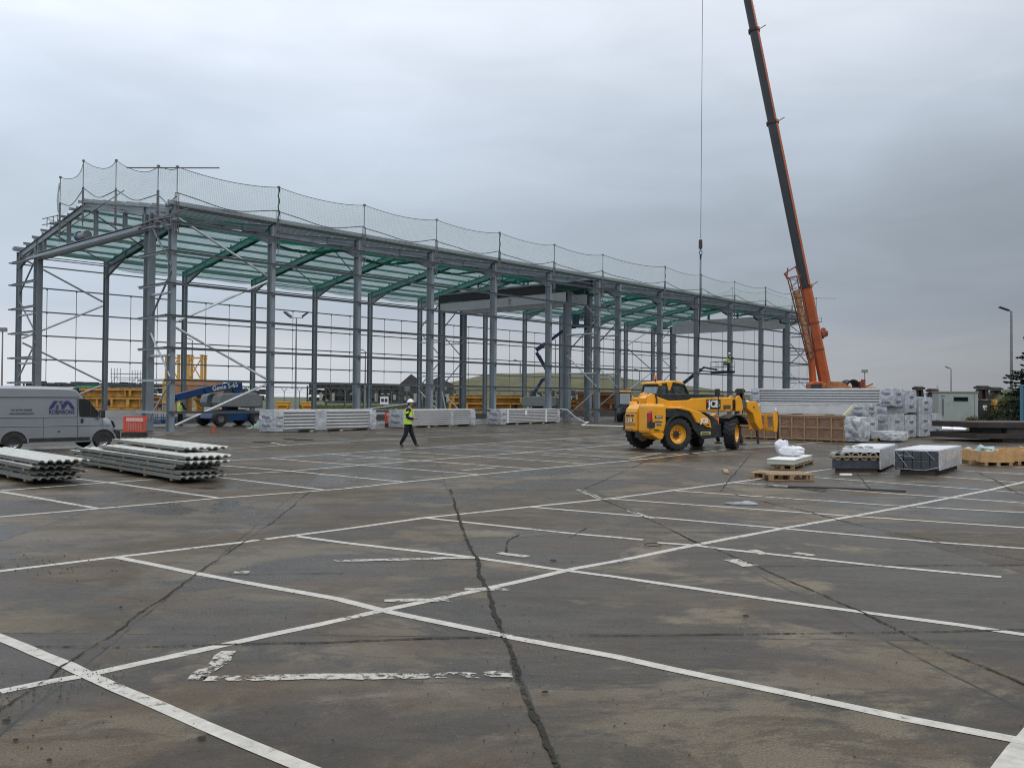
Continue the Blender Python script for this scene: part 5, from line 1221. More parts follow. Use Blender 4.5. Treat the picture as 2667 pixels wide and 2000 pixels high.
# ------------------------------------------------------------------ barriers and the low wall
def barrier(label, loc, rz_):
    r = thing('plastic_barrier', label, 'barrier', loc, rz_, 'red plastic barriers')
    mb = MB(); W_ = 1.06
    mb.box(0, .10, -.025, .025, .22, .92); mb.box(W_-.10, W_, -.025, .025, .22, .92); mb.box(.1, W_-.1, -.025, .025, .22, .30); mb.box(.1, W_-.1, -.025, .025, .64, .70); mb.box(.1, W_-.1, -.025, .025, .86, .92)
    for k in range(7): x = .14+k*.118; mb.box(x, x+.06, -.02, .02, .30, .64)
    mb.box(W_, W_+.07, -.03, .03, .72, .94); mb.build('barrier_frame', red, r, bevel=.008)
    MB().box(.12, W_-.12, -.012, .012, .70, .86).build('reflective_panel', mat('pink_panel', (.60, .42, .38), .5), r)
    mb = MB(); mb.prism([(.0, 0), (.02, .21), (W_-.02, .21), (W_, 0)], -.20, .20); mb.build('rubber_foot', rubber, r, bevel=.02)
    return r
d_ = G(378, 1139)-G(321, 1136)
barrier('red plastic barrier with black foot in front of the near corner column', G(321, 1137), R(-8))
barrier('red plastic barrier standing between the left and middle panel packs', G(1002, 1111), R(5))
barrier('red barrier lying low behind the walking person', G(1080, 1098)+Vector((0, .3, 0)), R(30)).scale = (.9, .9, .8)
w0, w1 = G(120, 1118), G(378, 1119); lw = thing('concrete_wall', 'low pale concrete wall running behind the van bonnet', 'low wall', w0, math.atan2(*(w1-w0).yx))
MB().box(0, (w1-w0).length, 0, .22, .004, 1.02).build('wall', concr, lw, bevel=.01)
mb = MB(); mb.box(-.01, (w1-w0).length+.01, -.006, 0, .60, .612); mb.build('joint_line', mat('joint', (.2, .2, .2), .8), lw)
k0, k1 = BW(.5, 9.5), BW(34, 9.5); 
kb = thing('kerb_wall', 'long dark low kerb inside the frame behind the parked boom lift', 'kerb', BW(2, 14), BA)
MB().box(0, 66, 0, .3, .004, .42).build('kerb', mat('kerb_concrete', (.13, .13, .125), .8), kb, bevel=.02)
# ------------------------------------------------------------------ loose goods on the right
def pallet(name, label, loc, rz_, L=1.2, Wd=1.0, hgt=.144, grp=None, m=wood):
    r = thing(name, label, 'pallet', loc, rz_, grp)
    for k in range(7): MB().box(0, L, k*(Wd-.1)/6, k*(Wd-.1)/6+.10, hgt-.022, hgt).build('deck_board', m, r)
    for k in range(3): MB().box(k*(L-.1)/2, k*(L-.1)/2+.1, 0, Wd, hgt-.044, hgt-.0225).build('cross_board', m, r)
    for i in range(3):
        for j in range(3): MB().box(i*(L-.1)/2, i*(L-.1)/2+.1, j*(Wd-.1)/2, j*(Wd-.1)/2+.1, .022, hgt-.0445).build('block', m, r)
    for j in range(3): MB().box(0, L, j*(Wd-.1)/2, j*(Wd-.1)/2+.1, 0.003, .0215).build('runner', m, r)
    return r
def orient(a, b): d = G(*b)-G(*a); return math.atan2(d.y, d.x), d.length
# pallet with white sacks
a_, L_ = orient((2007, 1221), (2065, 1221)); p0 = G(2007, 1221)
pw = pallet('pallet', 'pallet carrying a white panel and two crumpled white sacks', p0, R(2), .62, 2.7, .12, m=wood)
pn = thing('flat_panel', 'white flat panel with cream foam edges lying on the pallet under the sacks', 'panel', p0+Vector((0, 0, .121)), R(-28)+R(0))
MB().box(-.08, .62, -.05, 2.5, .005, .13).build('foam_core', mat('foam_edge', (.46, .46, .38), .8), pn, bevel=.01); MB().box(-.09, .63, -.06, 2.51, .131, .145).build('panel_skin', white, pn)
pn.rotation_euler = (0, 0, R(-29)); pw.rotation_euler = (0, 0, R(-29)); 
for nm_, px, py, sz, lb in (('white_sack', 2036, 1187, (.18, .15, .25), 'upright crumpled white sack, left of the two on the flat panel'), ('white_sack', 2062, 1196, (.36, .25, .15), 'slumped wide white sack, right of the two on the flat panel')):
    c = atY(px, py, 25.4 if px < 2050 else 25.2); r = thing(nm_, lb, 'sack', (c.x, c.y, .267), 0, 'white sacks')
    mb = MB(); mb.ell((0, 0, sz[2]), sz, 28, 18); 
    for v in mb.v:
        k = noise.noise(v*5+Vector((px, 0, 0)))*.45+noise.noise(v*13+Vector((px, 0, 0)))*.22; v.x *= 1+k; v.y *= 1+k; v.z = max(.0, v.z*(1+k*.5))
    mb.build('sack', mat('white_plastic_sheet', (.72, .73, .77), .3, 0, .05, 4, .6, 9), r, smooth=True)
# film wrapped pallet with pipe collars
pb0 = G(2166, 1230); pb = thing('wrapped_pallet', 'film wrapped pallet of round grey pipe collars above dark blocks', 'pallet load', pb0, R(-2))
a_ = math.atan2((G(2319, 1211)-G(2286, 1231)).y, (G(2319, 1211)-G(2286, 1231)).x)
Wf = (G(2286, 1231)-G(2162, 1230)).length; Df = 2.9
dv = (G(2319, 1211)-G(2286, 1231)).normalized(); sk_ = dv.x/dv.y
def skewbox(mb, x0, x1, y0, y1, z0, z1, mi=0):
    vs = [(x+y*sk_, y, z) for x in (x0, x1) for y in (y0, y1) for z in (z0, z1)]
    return mb.add(vs, [(0, 1, 3, 2), (4, 6, 7, 5), (0, 4, 5, 1), (2, 3, 7, 6), (0, 2, 6, 4), (1, 5, 7, 3)], mi)
def wrapped(r, Wf, Df, z0, z1, seed, m=film, amp=.008):
    mb = MB(); mb.wrapbox(0, Wf, 0, Df, z0, z1, amp, .07, seed)
    for v in mb.v: v.x += v.y*sk_
    return mb
MB_ = skewbox(MB(), .08, Wf-.08, .05, Df-.1, .004, .10); MB_.build('pallet_base', darkS, pb)
skewbox(MB(), .01, Wf-.01, .02, Df-.02, .10, .33).build('dark_blocks', block, pb)
mb = MB()
for k in range(5):
    x = .16+k*(Wf-.32)/4; mb.add(*(lambda q: (q.v, q.f))(MB().lathe([(.075, -.04), (.105, -.04), (.105, .3), (.075, .3), (.075, -.04)], 22, 0, Matrix.Translation((x, .04, .42)))))
for k in range(3):
    x = .52+k*.26; mb.add(*(lambda q: (q.v, q.f))(MB().lathe([(.065, .0), (.095, .0), (.095, .3), (.065, .3), (.065, .0)], 22, 0, Matrix.Translation((x, .10, .58)))))
mb.build('pipe_collar', mat('collar_grey', (.26, .28, .26), .4), pb, smooth=True)
MB().box(.0, Wf, -.03, -.004, .385, .435).build('timber_strap', wood, pb)
skewbox(MB(), .02, Wf-.02, .30, Df-.05, .33, .52).build('dark_blocks', block, pb)
mb = wrapped(pb, Wf-.28, Df-.3, .52, .63, 11)
for v in mb.v: v.x += .28
mb.build('top_film', filmW, pb, smooth=True)
mb = MB(); mb.wrapbox(Wf-.01, Wf+.03, .02, Df-.05, .08, .60, .008, .07, 12)
for v in mb.v: v.x += v.y*sk_
mb.build('side_film', film, pb, smooth=True)
# film wrapped pallet of dark blocks
pc0 = G(2330, 1236); Wc = (G(2450, 1240)-G(2330, 1236)).length; pc = thing('wrapped_pallet', 'film wrapped pallet of dark blue grey blocks with white film over its top', 'pallet load', pc0, R(-8))
skewbox(MB(), .12, Wc-.1, .05, Df-.3, .004, .12).build('pallet_base', darkS, pc)
for i in range(5):
    for j in range(2): skewbox(MB(), .005+i*Wc/5, (i+1)*Wc/5-.008, 0, .55, .13+j*.24, .13+(j+1)*.24-.01).build('block', block, pc, bevel=.01)
skewbox(MB(), .01, Wc-.01, .56, Df-.35, .13, .60).build('block_stack', block, pc)
wrapped(pc, Wc, Df-.3, .60, .64, 15, amp=.014).build('top_film', filmW, pc, smooth=True)
mb = MB(); mb.wrapbox(Wc, Wc+.03, .0, Df-.32, .12, .62, .012, .07, 17)
for v in mb.v: v.x += v.y*sk_
mb.build('side_film', film, pc, smooth=True)
mb = MB()
for (x0, z0, x1, z1) in ((.03, .58, .30, .20), (.25, .60, .45, .42), (.75, .60, .95, .38), (.10, .50, .38, .46), (1.0, .58, 1.15, .50), (.05, .16, .7, .12), (.7, .12, Wc, .2)): mb.bar((x0, -.006, z0), (x1, -.008, z1), .006, .014, 0, (0, 1, 0))
mb.build('film_crease', filmW, pc)
e_ = pallet('pallet', 'empty weathered timber pallet lying on the concrete by the white lines', G(2005, 1252), R(-3), 1.03, .95, .15)
e_.rotation_euler = (0, 0, R(2)); e2 = pallet('pallet', 'second weathered pallet half under the empty one, left end showing', G(1954, 1245)+Vector((0, .0, 0)), R(-30), .75, .8, .14)
e2.location.x += .0
def ribbon(name, label, cat, pts, w_, h_, m, z=0.009, grp=None):
    mb = MB(); P = [G(*p)+Vector((0, 0, z+h_/2)) for p in pts]
    for a, b in zip(P, P[1:]): mb.bar(a, b, w_, h_)
    return tag(mb.build(name, m), label, cat, grp)
ribbon('steel_bar', 'long thin rusty steel bar lying across the parking lines', 'steel bar', [(2052, 1270), (2180, 1274), (2360, 1282)], .05, .03, darkS)
ribbon('steel_bar', 'short thin rod lying beside the long rusty bar', 'rod', [(1990, 1269), (2055, 1271), (2152, 1281)], .02, .012, darkS)
ribbon('metal_flashing', 'bent pale metal strip next to the long rusty bar', 'flashing', [(1999, 1263), (2030, 1269), (2055, 1270)], .10, .006, mat('flashing_grey', (.20, .22, .22), .3, .4))
def rag(name, label, cat, c, r, m, z=.008, seed=0, grp=None, hh=.12):
    mb = MB(); mb.ell((0, 0, 0), (r[0], r[1], hh), 26, 8, z0=0.)
    for v in mb.v:
        k = noise.noise(Vector((v.x*4+seed, v.y*4, v.z*3)))*.7+noise.noise(Vector((v.x*11+seed, v.y*11, 0)))*.4
        v.x *= 1+k; v.y *= 1+k; v.z = max(0, v.z*(1+k*1.2))
    return tag(mb.build(name, m, smooth=True, loc=(c.x, c.y, z)), label, cat, grp)
rag('crumpled_film', 'grey crumpled plastic scrap on the concrete in mid right', 'plastic scrap', G(1932, 1313), (.24, .12), mat('scrap_grey', (.24, .27, .28), .4, 0, .3, 8), seed=3, hh=.04)
rag('cloth', 'pale blue plastic sheet crumpled on the ground left of the timber box', 'plastic sheet', G(2517, 1184), (.50, .30), bluecl, seed=5, hh=.16)
rag('plastic_scrap', 'torn plastic and straps under the telehandler forks', 'plastic scrap', G(1985, 1156), (.55, .2), mat('scrap_dark', (.12, .12, .10), .6, 0, .5, 6), seed=8, hh=.05)
rag('plastic_scrap', 'pale green plastic scrap at the left end of the first panel pack', 'plastic scrap', G(676, 1117), (.6, .3), mat('scrap_green', (.34, .45, .42), .4, 0, .3, 5), seed=9, hh=.30)
mb = MB(); mb.box(-.14, .14, -.05, .05, 0, .05); tag(mb.build('white_box', white, loc=G(2203, 1241)+Vector((0, 0, .022)), bevel=.01), 'small white box lying in front of the wrapped pallets', 'box')
mb = MB(); c = G(2450, 1118)
for k, (x, y, s_) in enumerate(((0, 0, 1.), (.3, -1.2, .9))): mb.add([(x, y, .03), (x+1.6*s_, y-.3, .03), (x+.2, y+.6, .25)], [(0, 1, 2)])
tag(mb.build('polythene_sheet', filmW, loc=(c.x, c.y, 0)), 'bright polythene sheet flapping on the ground beyond the last wrapped pack', 'plastic sheet')
# steel plates on blocks
sp0 = G(2549, 1152)
st = thing('steel_plate', 'upper rusty dark steel slab lying flat on blocks at the right edge', 'steel slab', (sp0.x, sp0.y, .66), R(0))
def slab(r, z0, z1, dx=0, m=darkS):
    mb = MB(); mb.add([(dx, 0, z0), (dx+6, .2, z0), (dx+6, 4.6, z0), (dx-.5, 3.2, z0), (dx-.9, 2.6, z0), (dx, 0, z1), (dx+6, .2, z1), (dx+6, 4.6, z1), (dx-.5, 3.2, z1), (dx-.9, 2.6, z1)],
        [(4, 3, 2, 1, 0), (5, 6, 7, 8, 9), (0, 1, 6, 5), (1, 2, 7, 6), (2, 3, 8, 7), (3, 4, 9, 8), (4, 0, 5, 9)]); return mb.build('slab', m, r, bevel=.01)
slab(st, 0, .26)
st = thing('steel_plate', 'lower rusty dark steel slab beneath the upper one at the right edge', 'steel slab', (sp0.x, sp0.y, .16), 0); slab(st, 0, .25, -.1)
for z, x, lb in ((.411, 1.5, 'concrete block between the two steel slabs'), (.005, 1.3, 'timber block under the lower steel slab')):
    b = thing('support_block', lb, 'block', (sp0.x+x, sp0.y+.35, z), 0); MB().box(0, 1.6, 0, 1.2, 0, .246 if z > .2 else .152).build('block', mat('block_stone', (.15, .145, .12), .9, 0, .3, 4), b, bevel=.01)
b = thing('support_block', 'dark steel block left of the concrete block between the slabs', 'block', (sp0.x+.45, sp0.y+.5, .411), 0); MB().box(0, .9, 0, 1.2, 0, .246).build('block', dark, b, bevel=.01)
# timber boxes with rubbish
def tbox(label, loc, rz_, Wd, De, seed):
    r = thing('timber_box', label, 'timber box', loc, rz_)
    for x in (.05, Wd/2-.05, Wd-.15): MB().box(x, x+.1, 0, De, .004, .10).build('skid', wood, r)
    MB().box(-.05, Wd, 0, De, .10, .125).build('box_floor', woodL, r)
    MB().box(-.05, Wd, 0, .03, .126, .42).build('side_board', woodL, r, bevel=.003); MB().box(-.05, Wd, De-.03, De, .126, .42).build('side_board', woodL, r, bevel=.003)
    MB().box(-.05, -.02, .031, De-.031, .126, .42).build('side_board', woodL, r, bevel=.003); MB().box(Wd-.03, Wd, .031, De-.031, .126, .42).build('side_board', woodL, r, bevel=.003)
    rnd = random.Random(seed)
    for k in range(16):
        x, y = rnd.uniform(.15, Wd-.2), rnd.uniform(.2, De-.2); a = rnd.uniform(0, 3.14); l = rnd.uniform(.25, .6); z = .16+k*.018
        MB().bar((x-l/2*math.cos(a), y-l/2*math.sin(a), z+rnd.uniform(0, .05)), (x+l/2*math.cos(a), y+l/2*math.sin(a), z+rnd.uniform(0, .16)), rnd.uniform(.05, .10), .022).build('broken_board', rnd.choice([wood, woodL, woodL]), r)
    return r
tb0 = G(2560, 1213); tbx = tbox('open timber box full of broken boards and blue plastic near the right edge', tb0, R(-2), (G(2636, 1213)-G(2560, 1213)).length, 1.5, 3)
rag('plastic_sheet', 'pale blue plastic heaped inside the open timber box', 'plastic sheet', Vector((tb0.x+.45, tb0.y+.75, 0)), (.40, .35), bluecl, z=.27, seed=12, hh=.2)
tb1 = G(2647, 1210); tbox('second timber box of split dark boards cut off by the right edge', tb1, R(2), 1.3, 1.3, 9)
b = thing('timber_block', 'small square timber block left of the open timber box', 'timber block', G(2530, 1211), R(10)); MB().box(0, .14, 0, .12, .022, .15).build('block', wood, b, bevel=.005)
b = thing('timber_block', 'dark timber offcut touching the skids of the open timber box', 'timber block', G(2542, 1208), R(3)); MB().box(0, .2, 0, .12, .022, .17).build('block', rustB, b, bevel=.005)
# scattered debris
ribbon('plank', 'short dark plank lying right of the telehandler rear wheels', 'plank', [(1788, 1181), (1816, 1185)], .06, .02, darkS)
ribbon('plank', 'short timber offcut on the bare concrete below the telehandler', 'offcut', [(1889, 1226), (1892, 1234)], .12, .04, wood)
for k, (a, b, lb) in enumerate((((745, 1143), (790, 1146), 'flat dark board lying before the first panel pack'), ((770, 1147), (812, 1146), 'second flat dark board overlapping the first one'), ((660, 1151), (705, 1153), 'thin dark strip on the ground left of the flat boards'))):
    ribbon('scrap_board', lb, 'scrap board', [a, b], .35 if k < 2 else .12, .02, darkS)
ribbon('scrap', 'thin grey strip lying beyond the dark slab stack gap', 'scrap', [(2430, 1151), (2470, 1153)], .08, .02, darkS)
mb = MB(); P = [G(1700+22*math.cos(t), 1424+4*math.sin(t))+Vector((0, 0, .03)) for t in [i*.45 for i in range(20)]]; mb.path(P, .006, 5); tag(mb.build('wire_coil', dark), 'thin dark wire loop lying on the near parking lines', 'wire')
random.seed(21); mb = MB()
def crumb(px, py, s_):
    c = G(px, py)+Vector((0, 0, .006)); n = 6; mb.ell((c.x, c.y, c.z+s_*.3), (s_*random.uniform(.7, 1.3), s_*random.uniform(.7, 1.3), s_*.6), n, 4, jit=.3)
for _ in range(60): crumb(random.gauss(130, 75), random.gauss(1472, 12), random.uniform(.003, .011))
for _ in range(160): x = random.uniform(-20, 330); crumb(x, 1830-x*.27+random.gauss(0, 18), random.uniform(.002, .005))
for _ in range(30): crumb(random.uniform(0, 300), random.uniform(1750, 1990), random.uniform(.003, .007))
for _ in range(190): crumb(random.uniform(0, 2667), random.uniform(1300, 1980), random.uniform(.002, .006))
for _ in range(70): crumb(random.gauss(1350, 45), random.gauss(1760, 90), random.uniform(.002, .006))
tag(mb.build('gravel', mat('crumbs', (.045, .042, .036), .9, 0, .6, 30)), 'dark crumbs and grit scattered on the concrete', None, kind='stuff')
for k, (px, py, sx, sy, lb) in enumerate(((14, 1880, .035, .02, 'dark stone at the left edge near the thick painted line'), (40, 1932, .02, .014, 'small dark stone low at the left edge'), (128, 1984, .02, .014, 'small dark stone at the bottom left'), (1418, 1806, .03, .008, 'curled dark leaf beside the wide central crack'), (1440, 1461, .06, .03, 'dark clump of mud near the centre of the yard'), (1944, 1607, .04, .01, 'thin dark twig on the pale concrete at right'), (315, 1584, .02, .012, 'dark chip beside the left crack'), (526, 1925, .035, .02, 'dark flake lying on the thick near line'))):
    rag('debris', lb, 'debris', G(px, py), (sx*.7, sy*.7), mat('mud', (.035, .032, .026), .95, 0, .4, 20), z=.009, seed=k*7, hh=.012)
# ------------------------------------------------------------------ site container, bins, lamps
sc_ = thing('site_container', 'pale grey green site container with one slot window beyond the packs', 'container', atY(2444, 1098, 81)*1., R(-13)); sc_.location.z = 0
MB().box(0, 3.3, 0, 2.4, .12, 2.62).build('container_body', cont, sc_, bevel=.02)
MB().box(-.05, 3.35, -.05, 2.45, 2.62, 2.78).build('roof_rim', mat('container_rim', (.25, .24, .20), .7, 0, .3, 3, dirt=(.2, .07, .05), dscale=3), sc_, bevel=.02)
MB().box(1.30, 2.45, -.03, .02, 1.90, 2.25).build('slot_window', dglass, sc_); MB().box(1.26, 2.49, -.02, .01, 1.86, 2.29).build('window_frame', mat('frame_grey', (.2, .22, .22), .5), sc_)
mb = MB(); mb.box(.30, .45, -.02, 0, .55, 2.1); mb.build('door_strip', mat('door_grey', (.12, .14, .15), .5), sc_); MB().box(.2, .55, -.02, 0, 2.30, 2.36).build('small_sign', darkG, sc_)
MB().box(3.0, 3.04, -.02, 0, .2, 2.6).build('corner_trim', mat('trim_blue', (.20, .25, .27), .5), sc_)
mb = MB(); mb.bar((.1, .1, 2.78), (-.1, .1, 3.3), .14, .05); mb.build('raised_flap', cont, sc_)
def lamp(name, label, px, ptop, Y, kind, grp='lamp posts around the yard'):
    q = atY(px, ptop, Y); r = thing(name, label, 'lamp post', (q.x, q.y, 0), 0, grp); h = q.z
    MB().tube((0, 0, 0), (0, 0, h), .14, 10, r2=.08).build('pole', mat('lamp_steel', (.22, .23, .24), .5, .2), r, smooth=True)
    if kind == 'twin':
        MB().bar((-.9, 0, h), (.9, 0, h), .08, .08).build('cross_arm', steelM, r)
        for s_ in (-1, 1): mb = MB(); mb.bar((s_*.75, -.1, h+.15), (s_*1.5, .1, h+.75), .8, .2); mb.build('flood_head', dark, r)
    elif kind == 'single':
        MB().bar((0, 0, h), (-.35, 0, h+.15), .08, .08).build('lamp_arm', steelM, r); mb = MB(); mb.bar((-.2, 0, h+.10), (-.95, 0, h+.36), .28, .12); mb.build('lamp_head', dark, r, bevel=.03)
    else: mb = MB(); mb.box(-.5, .5, -.3, .3, h-.1, h+.45); mb.build('flood_head', grey, r, bevel=.05)
    return r
lamp('lamp_post', 'twin headed floodlight on a tall pole, seen through the left half of the frame', 772, 828, 115, 'twin')
lamp('lamp_post', 'box headed floodlight pole at the far left edge', 7, 862, 120, 'box')
lamp('lamp_post', 'thin lamp post behind the second front column, head to the left', 501, 886, 135, 'single')
lamp('lamp_post', 'lamp post seen left of the walking person, head pointing left', 952, 915, 130, 'single')
lamp('lamp_post', 'lamp post standing in front of the grassy mound', 1355, 943, 135, 'single')
lamp('lamp_post', 'short lamp post right of the blue lift basket', 1447, 885, 150, 'single')
lamp('lamp_post', 'lamp post behind the telehandler cab beacon', 1666, 966, 150, 'single')
lamp('lamp_post', 'lamp post seen between the two rightmost wall bays', 2044, 972, 170, 'box')
lamp('lamp_post', 'tall street lamp rising from the shrubs at the right edge', 2634, 812, 70, 'single')
lamp('lamp_post', 'small street lamp above the grey site container', 2477, 961, 150, 'single')
lamp('lamp_post', 'small lamp above the sand heap right of the crane', 2252, 969, 165, 'box')
def bin_(label, px, Y, zt):
    q = atY(px, 1060, Y); r = thing('waste_bin', label, 'waste bin', (q.x, q.y, 0)); MB().prism([(-.5, .15), (-.6, zt), (.6, zt), (.5, .15)], -.5, .5).build('bin_body', black, r, bevel=.03); MB().box(-.63, .63, -.55, .55, zt+.002, zt+.12).build('lid', dark, r, bevel=.03)
    MB().box(-.2, .2, -.515, -.505, zt*.55, zt*.8).build('paper_sign', white, r)
bin_('black waste bin with a white notice right of the site container', 2558, 84, 1.9)
dd = G(2566, 1092); r = thing('rubber_disc', 'black dished disc leaning above the steel slabs', 'disc', (dd.x, dd.y, .45), 0); MB().ell((0, 0, 0), (1.1, .5, .28), 20, 8).build('disc', black, r, smooth=True); MB().tube((0, 0, -.45), (0, 0, -.1), .4, 10).build('disc_stand', dark, r)
bc = atY(2658, 1128, 51.5); r = thing('blue_container', 'blue steel container cut off by the right edge', 'container', (bc.x, bc.y, 0), R(-33)); MB().box(0, 6, 0, 2.4, .1, 2.75).build('container_body', bluec, r, bevel=.03); mb = MB(); mb.box(-.03, .12, -.03, .02, .05, 2.8); mb.box(-.05, 6, -.04, 2.44, 2.752, 2.86); mb.build('edge_post', mat('container_blue_rim', (.06, .17, .23), .5), r)
# ------------------------------------------------------------------ background
def hillmesh(name, pts, Y, depth, m, label, zb=0, rough=.4):
    mb = MB(); P = [atY(px, py, Y) for px, py in pts]; n = 90; xs = [p.x for p in P]; zs = [p.z for p in P]; vs = []; rows = 14
    for j in range(rows+1):
        f = j/rows
        for i in range(n+1):
            x = xs[0]+(xs[-1]-xs[0])*i/n; z = float(np.interp(x, xs, zs)); k = math.sin(math.pi*min(1, f*1.0)/1.0) if f < .5 else math.sin(math.pi*f)
            zz_ = zb+(z-zb)*k+noise.noise(Vector((x*.08, j*1.3, 0)))*rough*k
            vs.append((x, Y+depth*(f-.5), zz_))
    mb.add(vs, [(j*(n+1)+i, j*(n+1)+i+1, (j+1)*(n+1)+i+1, (j+1)*(n+1)+i) for j in range(rows) for i in range(n)])
    return tag(mb.build(name, m, smooth=True), label, None, kind='structure')
moundm = mat('mound_grass', (.085, .082, .036), .95, 0, .35, .15, .5, 1.5, dirt=(.13, .11, .055), dscale=.06, damt=.7)
hillmesh('grassy_hill', [(1090, 1030), (1150, 1000), (1200, 990), (1250, 979), (1300, 974), (1400, 972), (1520, 972), (1600, 980), (1660, 990), (1800, 1007), (1880, 1020), (1960, 1030), (2010, 1036)], 330, 120, moundm, 'long grassy mound behind the frame', 0, .5)
hillmesh('sand_heap', [(2120, 1020), (2170, 1008), (2210, 1003), (2240, 1001), (2262, 1004), (2290, 1018), (2310, 1030)], 150, 22, sand, 'brown sand heap behind the crane', 0, .15)
hillmesh('grass_bank', [(2560, 1070), (2585, 1050), (2610, 1030), (2640, 1014), (2700, 1004), (2800, 1000), (2900, 1030)], 94, 22, mat('bank_grass', (.07, .09, .03), .95, 0, .4, .8, .6, 4, dirt=(.13, .12, .05), dscale=.5), 'weedy green bank at the right edge', 0, .25)
a, b = atY(2545, 1040, 84), atY(2530, 1040, 56)
mb = MB().add([(b.x, 52, .012), (60, 52, .012), (75, 120, .012), (a.x+8, 120, .012), (a.x, 84, .012)], [(0, 1, 2, 3, 4)]); tag(mb.build('grass_verge', bpy.data.materials['bank_grass']), 'flat weedy verge in front of the bank', None, kind='structure')
# dark gabled building
bl_ = atY(1112, 1040, 190); db = thing('brick_building', 'dark brick building with slate gabled roof beyond the fence', 'building', (bl_.x, 190, 0), R(8))
MB().box(-5.7, 5.7, 0, 9, 0, 4.6).build('wall', brickD, db)
for x0, x1 in ((-6.0, -.2), (-1.0, 6.0)):
    yy = 0 if x0 < -5 else 1.5; mb = MB(); mb.prism([(x0, 4.5), ((x0+x1)/2-(.3 if x0 < -5 else -.1), 6.8 if x0 < -5 else 6.3), (x1, 4.5)], -.3+yy, 8+yy); mb.build('roof', slate, db)
for k in range(4):
    for z in (1.2, 3.2):
        MB().box(-4.8+k*2.6, -3.6+k*2.6, -.03, .02, z, z+.9).build('window', mat('pale_window', (.22, .23, .22), .3), db)
# dark green racks beyond the fence
def rack(px0, px1, Y, zt, label, seed=0):
    a, b = atY(px0, 1040, Y), atY(px1, 1040, Y); L = b.x-a.x; r = thing('storage_rack', label, 'steel rack', (a.x, Y, 0)); rnd = random.Random(seed)
    n = int(L/3.2)
    for k in range(n+1): MB().box(k*L/n-.12, k*L/n+.12, 0, .3, 0, zt).build('rack_post', darkG, r)
    for z in (1.15, 2.3, 3.45, 4.6):
        if z > zt: break
        mb = MB(); mb.box(0, L, .31, 3, z-.12, z+.05); mb.build('rack_shelf', darkG, r)
        mb = MB(); x = .2
        while x < L-1.6:
            w_ = rnd.uniform(.6, 1.5); mb.box(x, x+w_, .35+rnd.random()*.6, 2.8, z+.055, z+rnd.uniform(.5, .98)); x += w_+rnd.uniform(.05, .3)
        mb.build('rack_load', rnd.choice([darkG, dark, darkS]), r)
    mb = MB()
    for k in range(int(L/1.1)):
        if rnd.random() < .55: mb.box(k*1.1, k*1.1+.5, -.02, 0, rnd.choice([1.1, 2.3]), rnd.choice([1.35, 2.5])+.02)
    mb.build('rack_tag', mat('pale_tag', (.32, .32, .28), .6), r); return r
rack(60, 430, 170, 3.9, 'long dark green steel rack behind the yellow girders at left', 1)
rack(520, 700, 165, 3.4, 'dark steel rack behind the blue lift boom', 2)
rack(800, 1045, 160, 3.8, 'long dark steel rack in the grass left of the dark building', 3)
rack(1060, 1200, 150, 2.6, 'dark steel rack in front of the dark building', 4)
rack(1380, 1560, 150, 3.0, 'dark steel rack right of the second blue lift', 5)
# pale far roofline behind the fence
a = atY(845, 1000, 260); b = thing('pale_shed', 'long low pale roofed shed far behind the fence', 'shed', (a.x, 260, 0)); MB().box(0, 24, 0, 10, 0, 4.3).build('wall', darkG, b); MB().prism([(-.3, 4.3), (.2, 5.5), (23.8, 5.5), (24.3, 4.3)], -.5, 10.5).build('roof', mat('pale_roof', (.42, .42, .36), .7), b)
# yellow jacket girders
def jacket(px0, px1, py0, py1, Y, label, seed=0, m=jackY, n=None):
    a, b = atY(px0, py1, Y), atY(px1, py0, Y); z1 = b.z; L = b.x-a.x; r = thing('steel_girder', label, 'steel girder', (a.x, Y, 0)); h = z1; rnd = random.Random(seed)
    for z in (.0, h*.48, h-.35): 
        mb = MB(); mb.box(0, L, 0, 1.2, z+.004, z+.08); mb.box(0, L, .1, .14, z+.08, z+.34); mb.box(0, L, 0, 1.2, z+.34, z+.348); mb.build('girder_flange', m, r)
    MB().box(0, L, .5, .55, .1, h-.1).build('girder_web', m, r)
    k = max(3, n or int(L/1.4))
    for i in range(k): x = .15+(L-.4)*i/(k-1)+rnd.uniform(-.2, .2); MB().box(x, x+rnd.uniform(.1, .45), .0, .5, .35, h*.47).build('stiffener', m, r)
    for i in range(k//2): x = rnd.uniform(.3, L-.6); MB().box(x, x+rnd.uniform(.1, .5), .02, .5, h*.62, h-.36).build('stiffener', m, r)
    for i in range(k//3): x = rnd.uniform(.3, L-.9); MB().box(x, x+.4, .46, .5, .5, 1.1).build('recess_plate', darkS, r)
    return r
jacket(205, 372, 1010, 1066, 112, 'long rust streaked yellow steel girder behind the van windscreen', 1)
jacket(376, 450, 1030, 1066, 112, 'shorter yellow girder between the near door column and corner column', 2)
jacket(1168, 1262, 1030, 1066, 112, 'yellow steel girder behind the middle panel pack', 3)
jacket(1288, 1372, 1030, 1066, 110, 'yellow steel girder left of the grey turret of the second lift', 4)
jacket(1405, 1505, 1040, 1068, 108, 'low yellow girder right of the second lift', 5)
jacket(1505, 1640, 1022, 1068, 106, 'tall yellow steel girder behind the middle door columns', 6, rustB)
tgr = atY(195, 1009, 112.3); mb = MB(); mb.wrapbox(0, 2.2, .2, 1.4, .0, .28, .06, .2, 3); tag(mb.build('green_tarpaulin', mat('tarp_green', (.02, .22, .15), .6), loc=(tgr.x, 112.3, tgr.z-.02), smooth=True), 'green tarpaulin folded on top of the left yellow girder', 'tarpaulin')
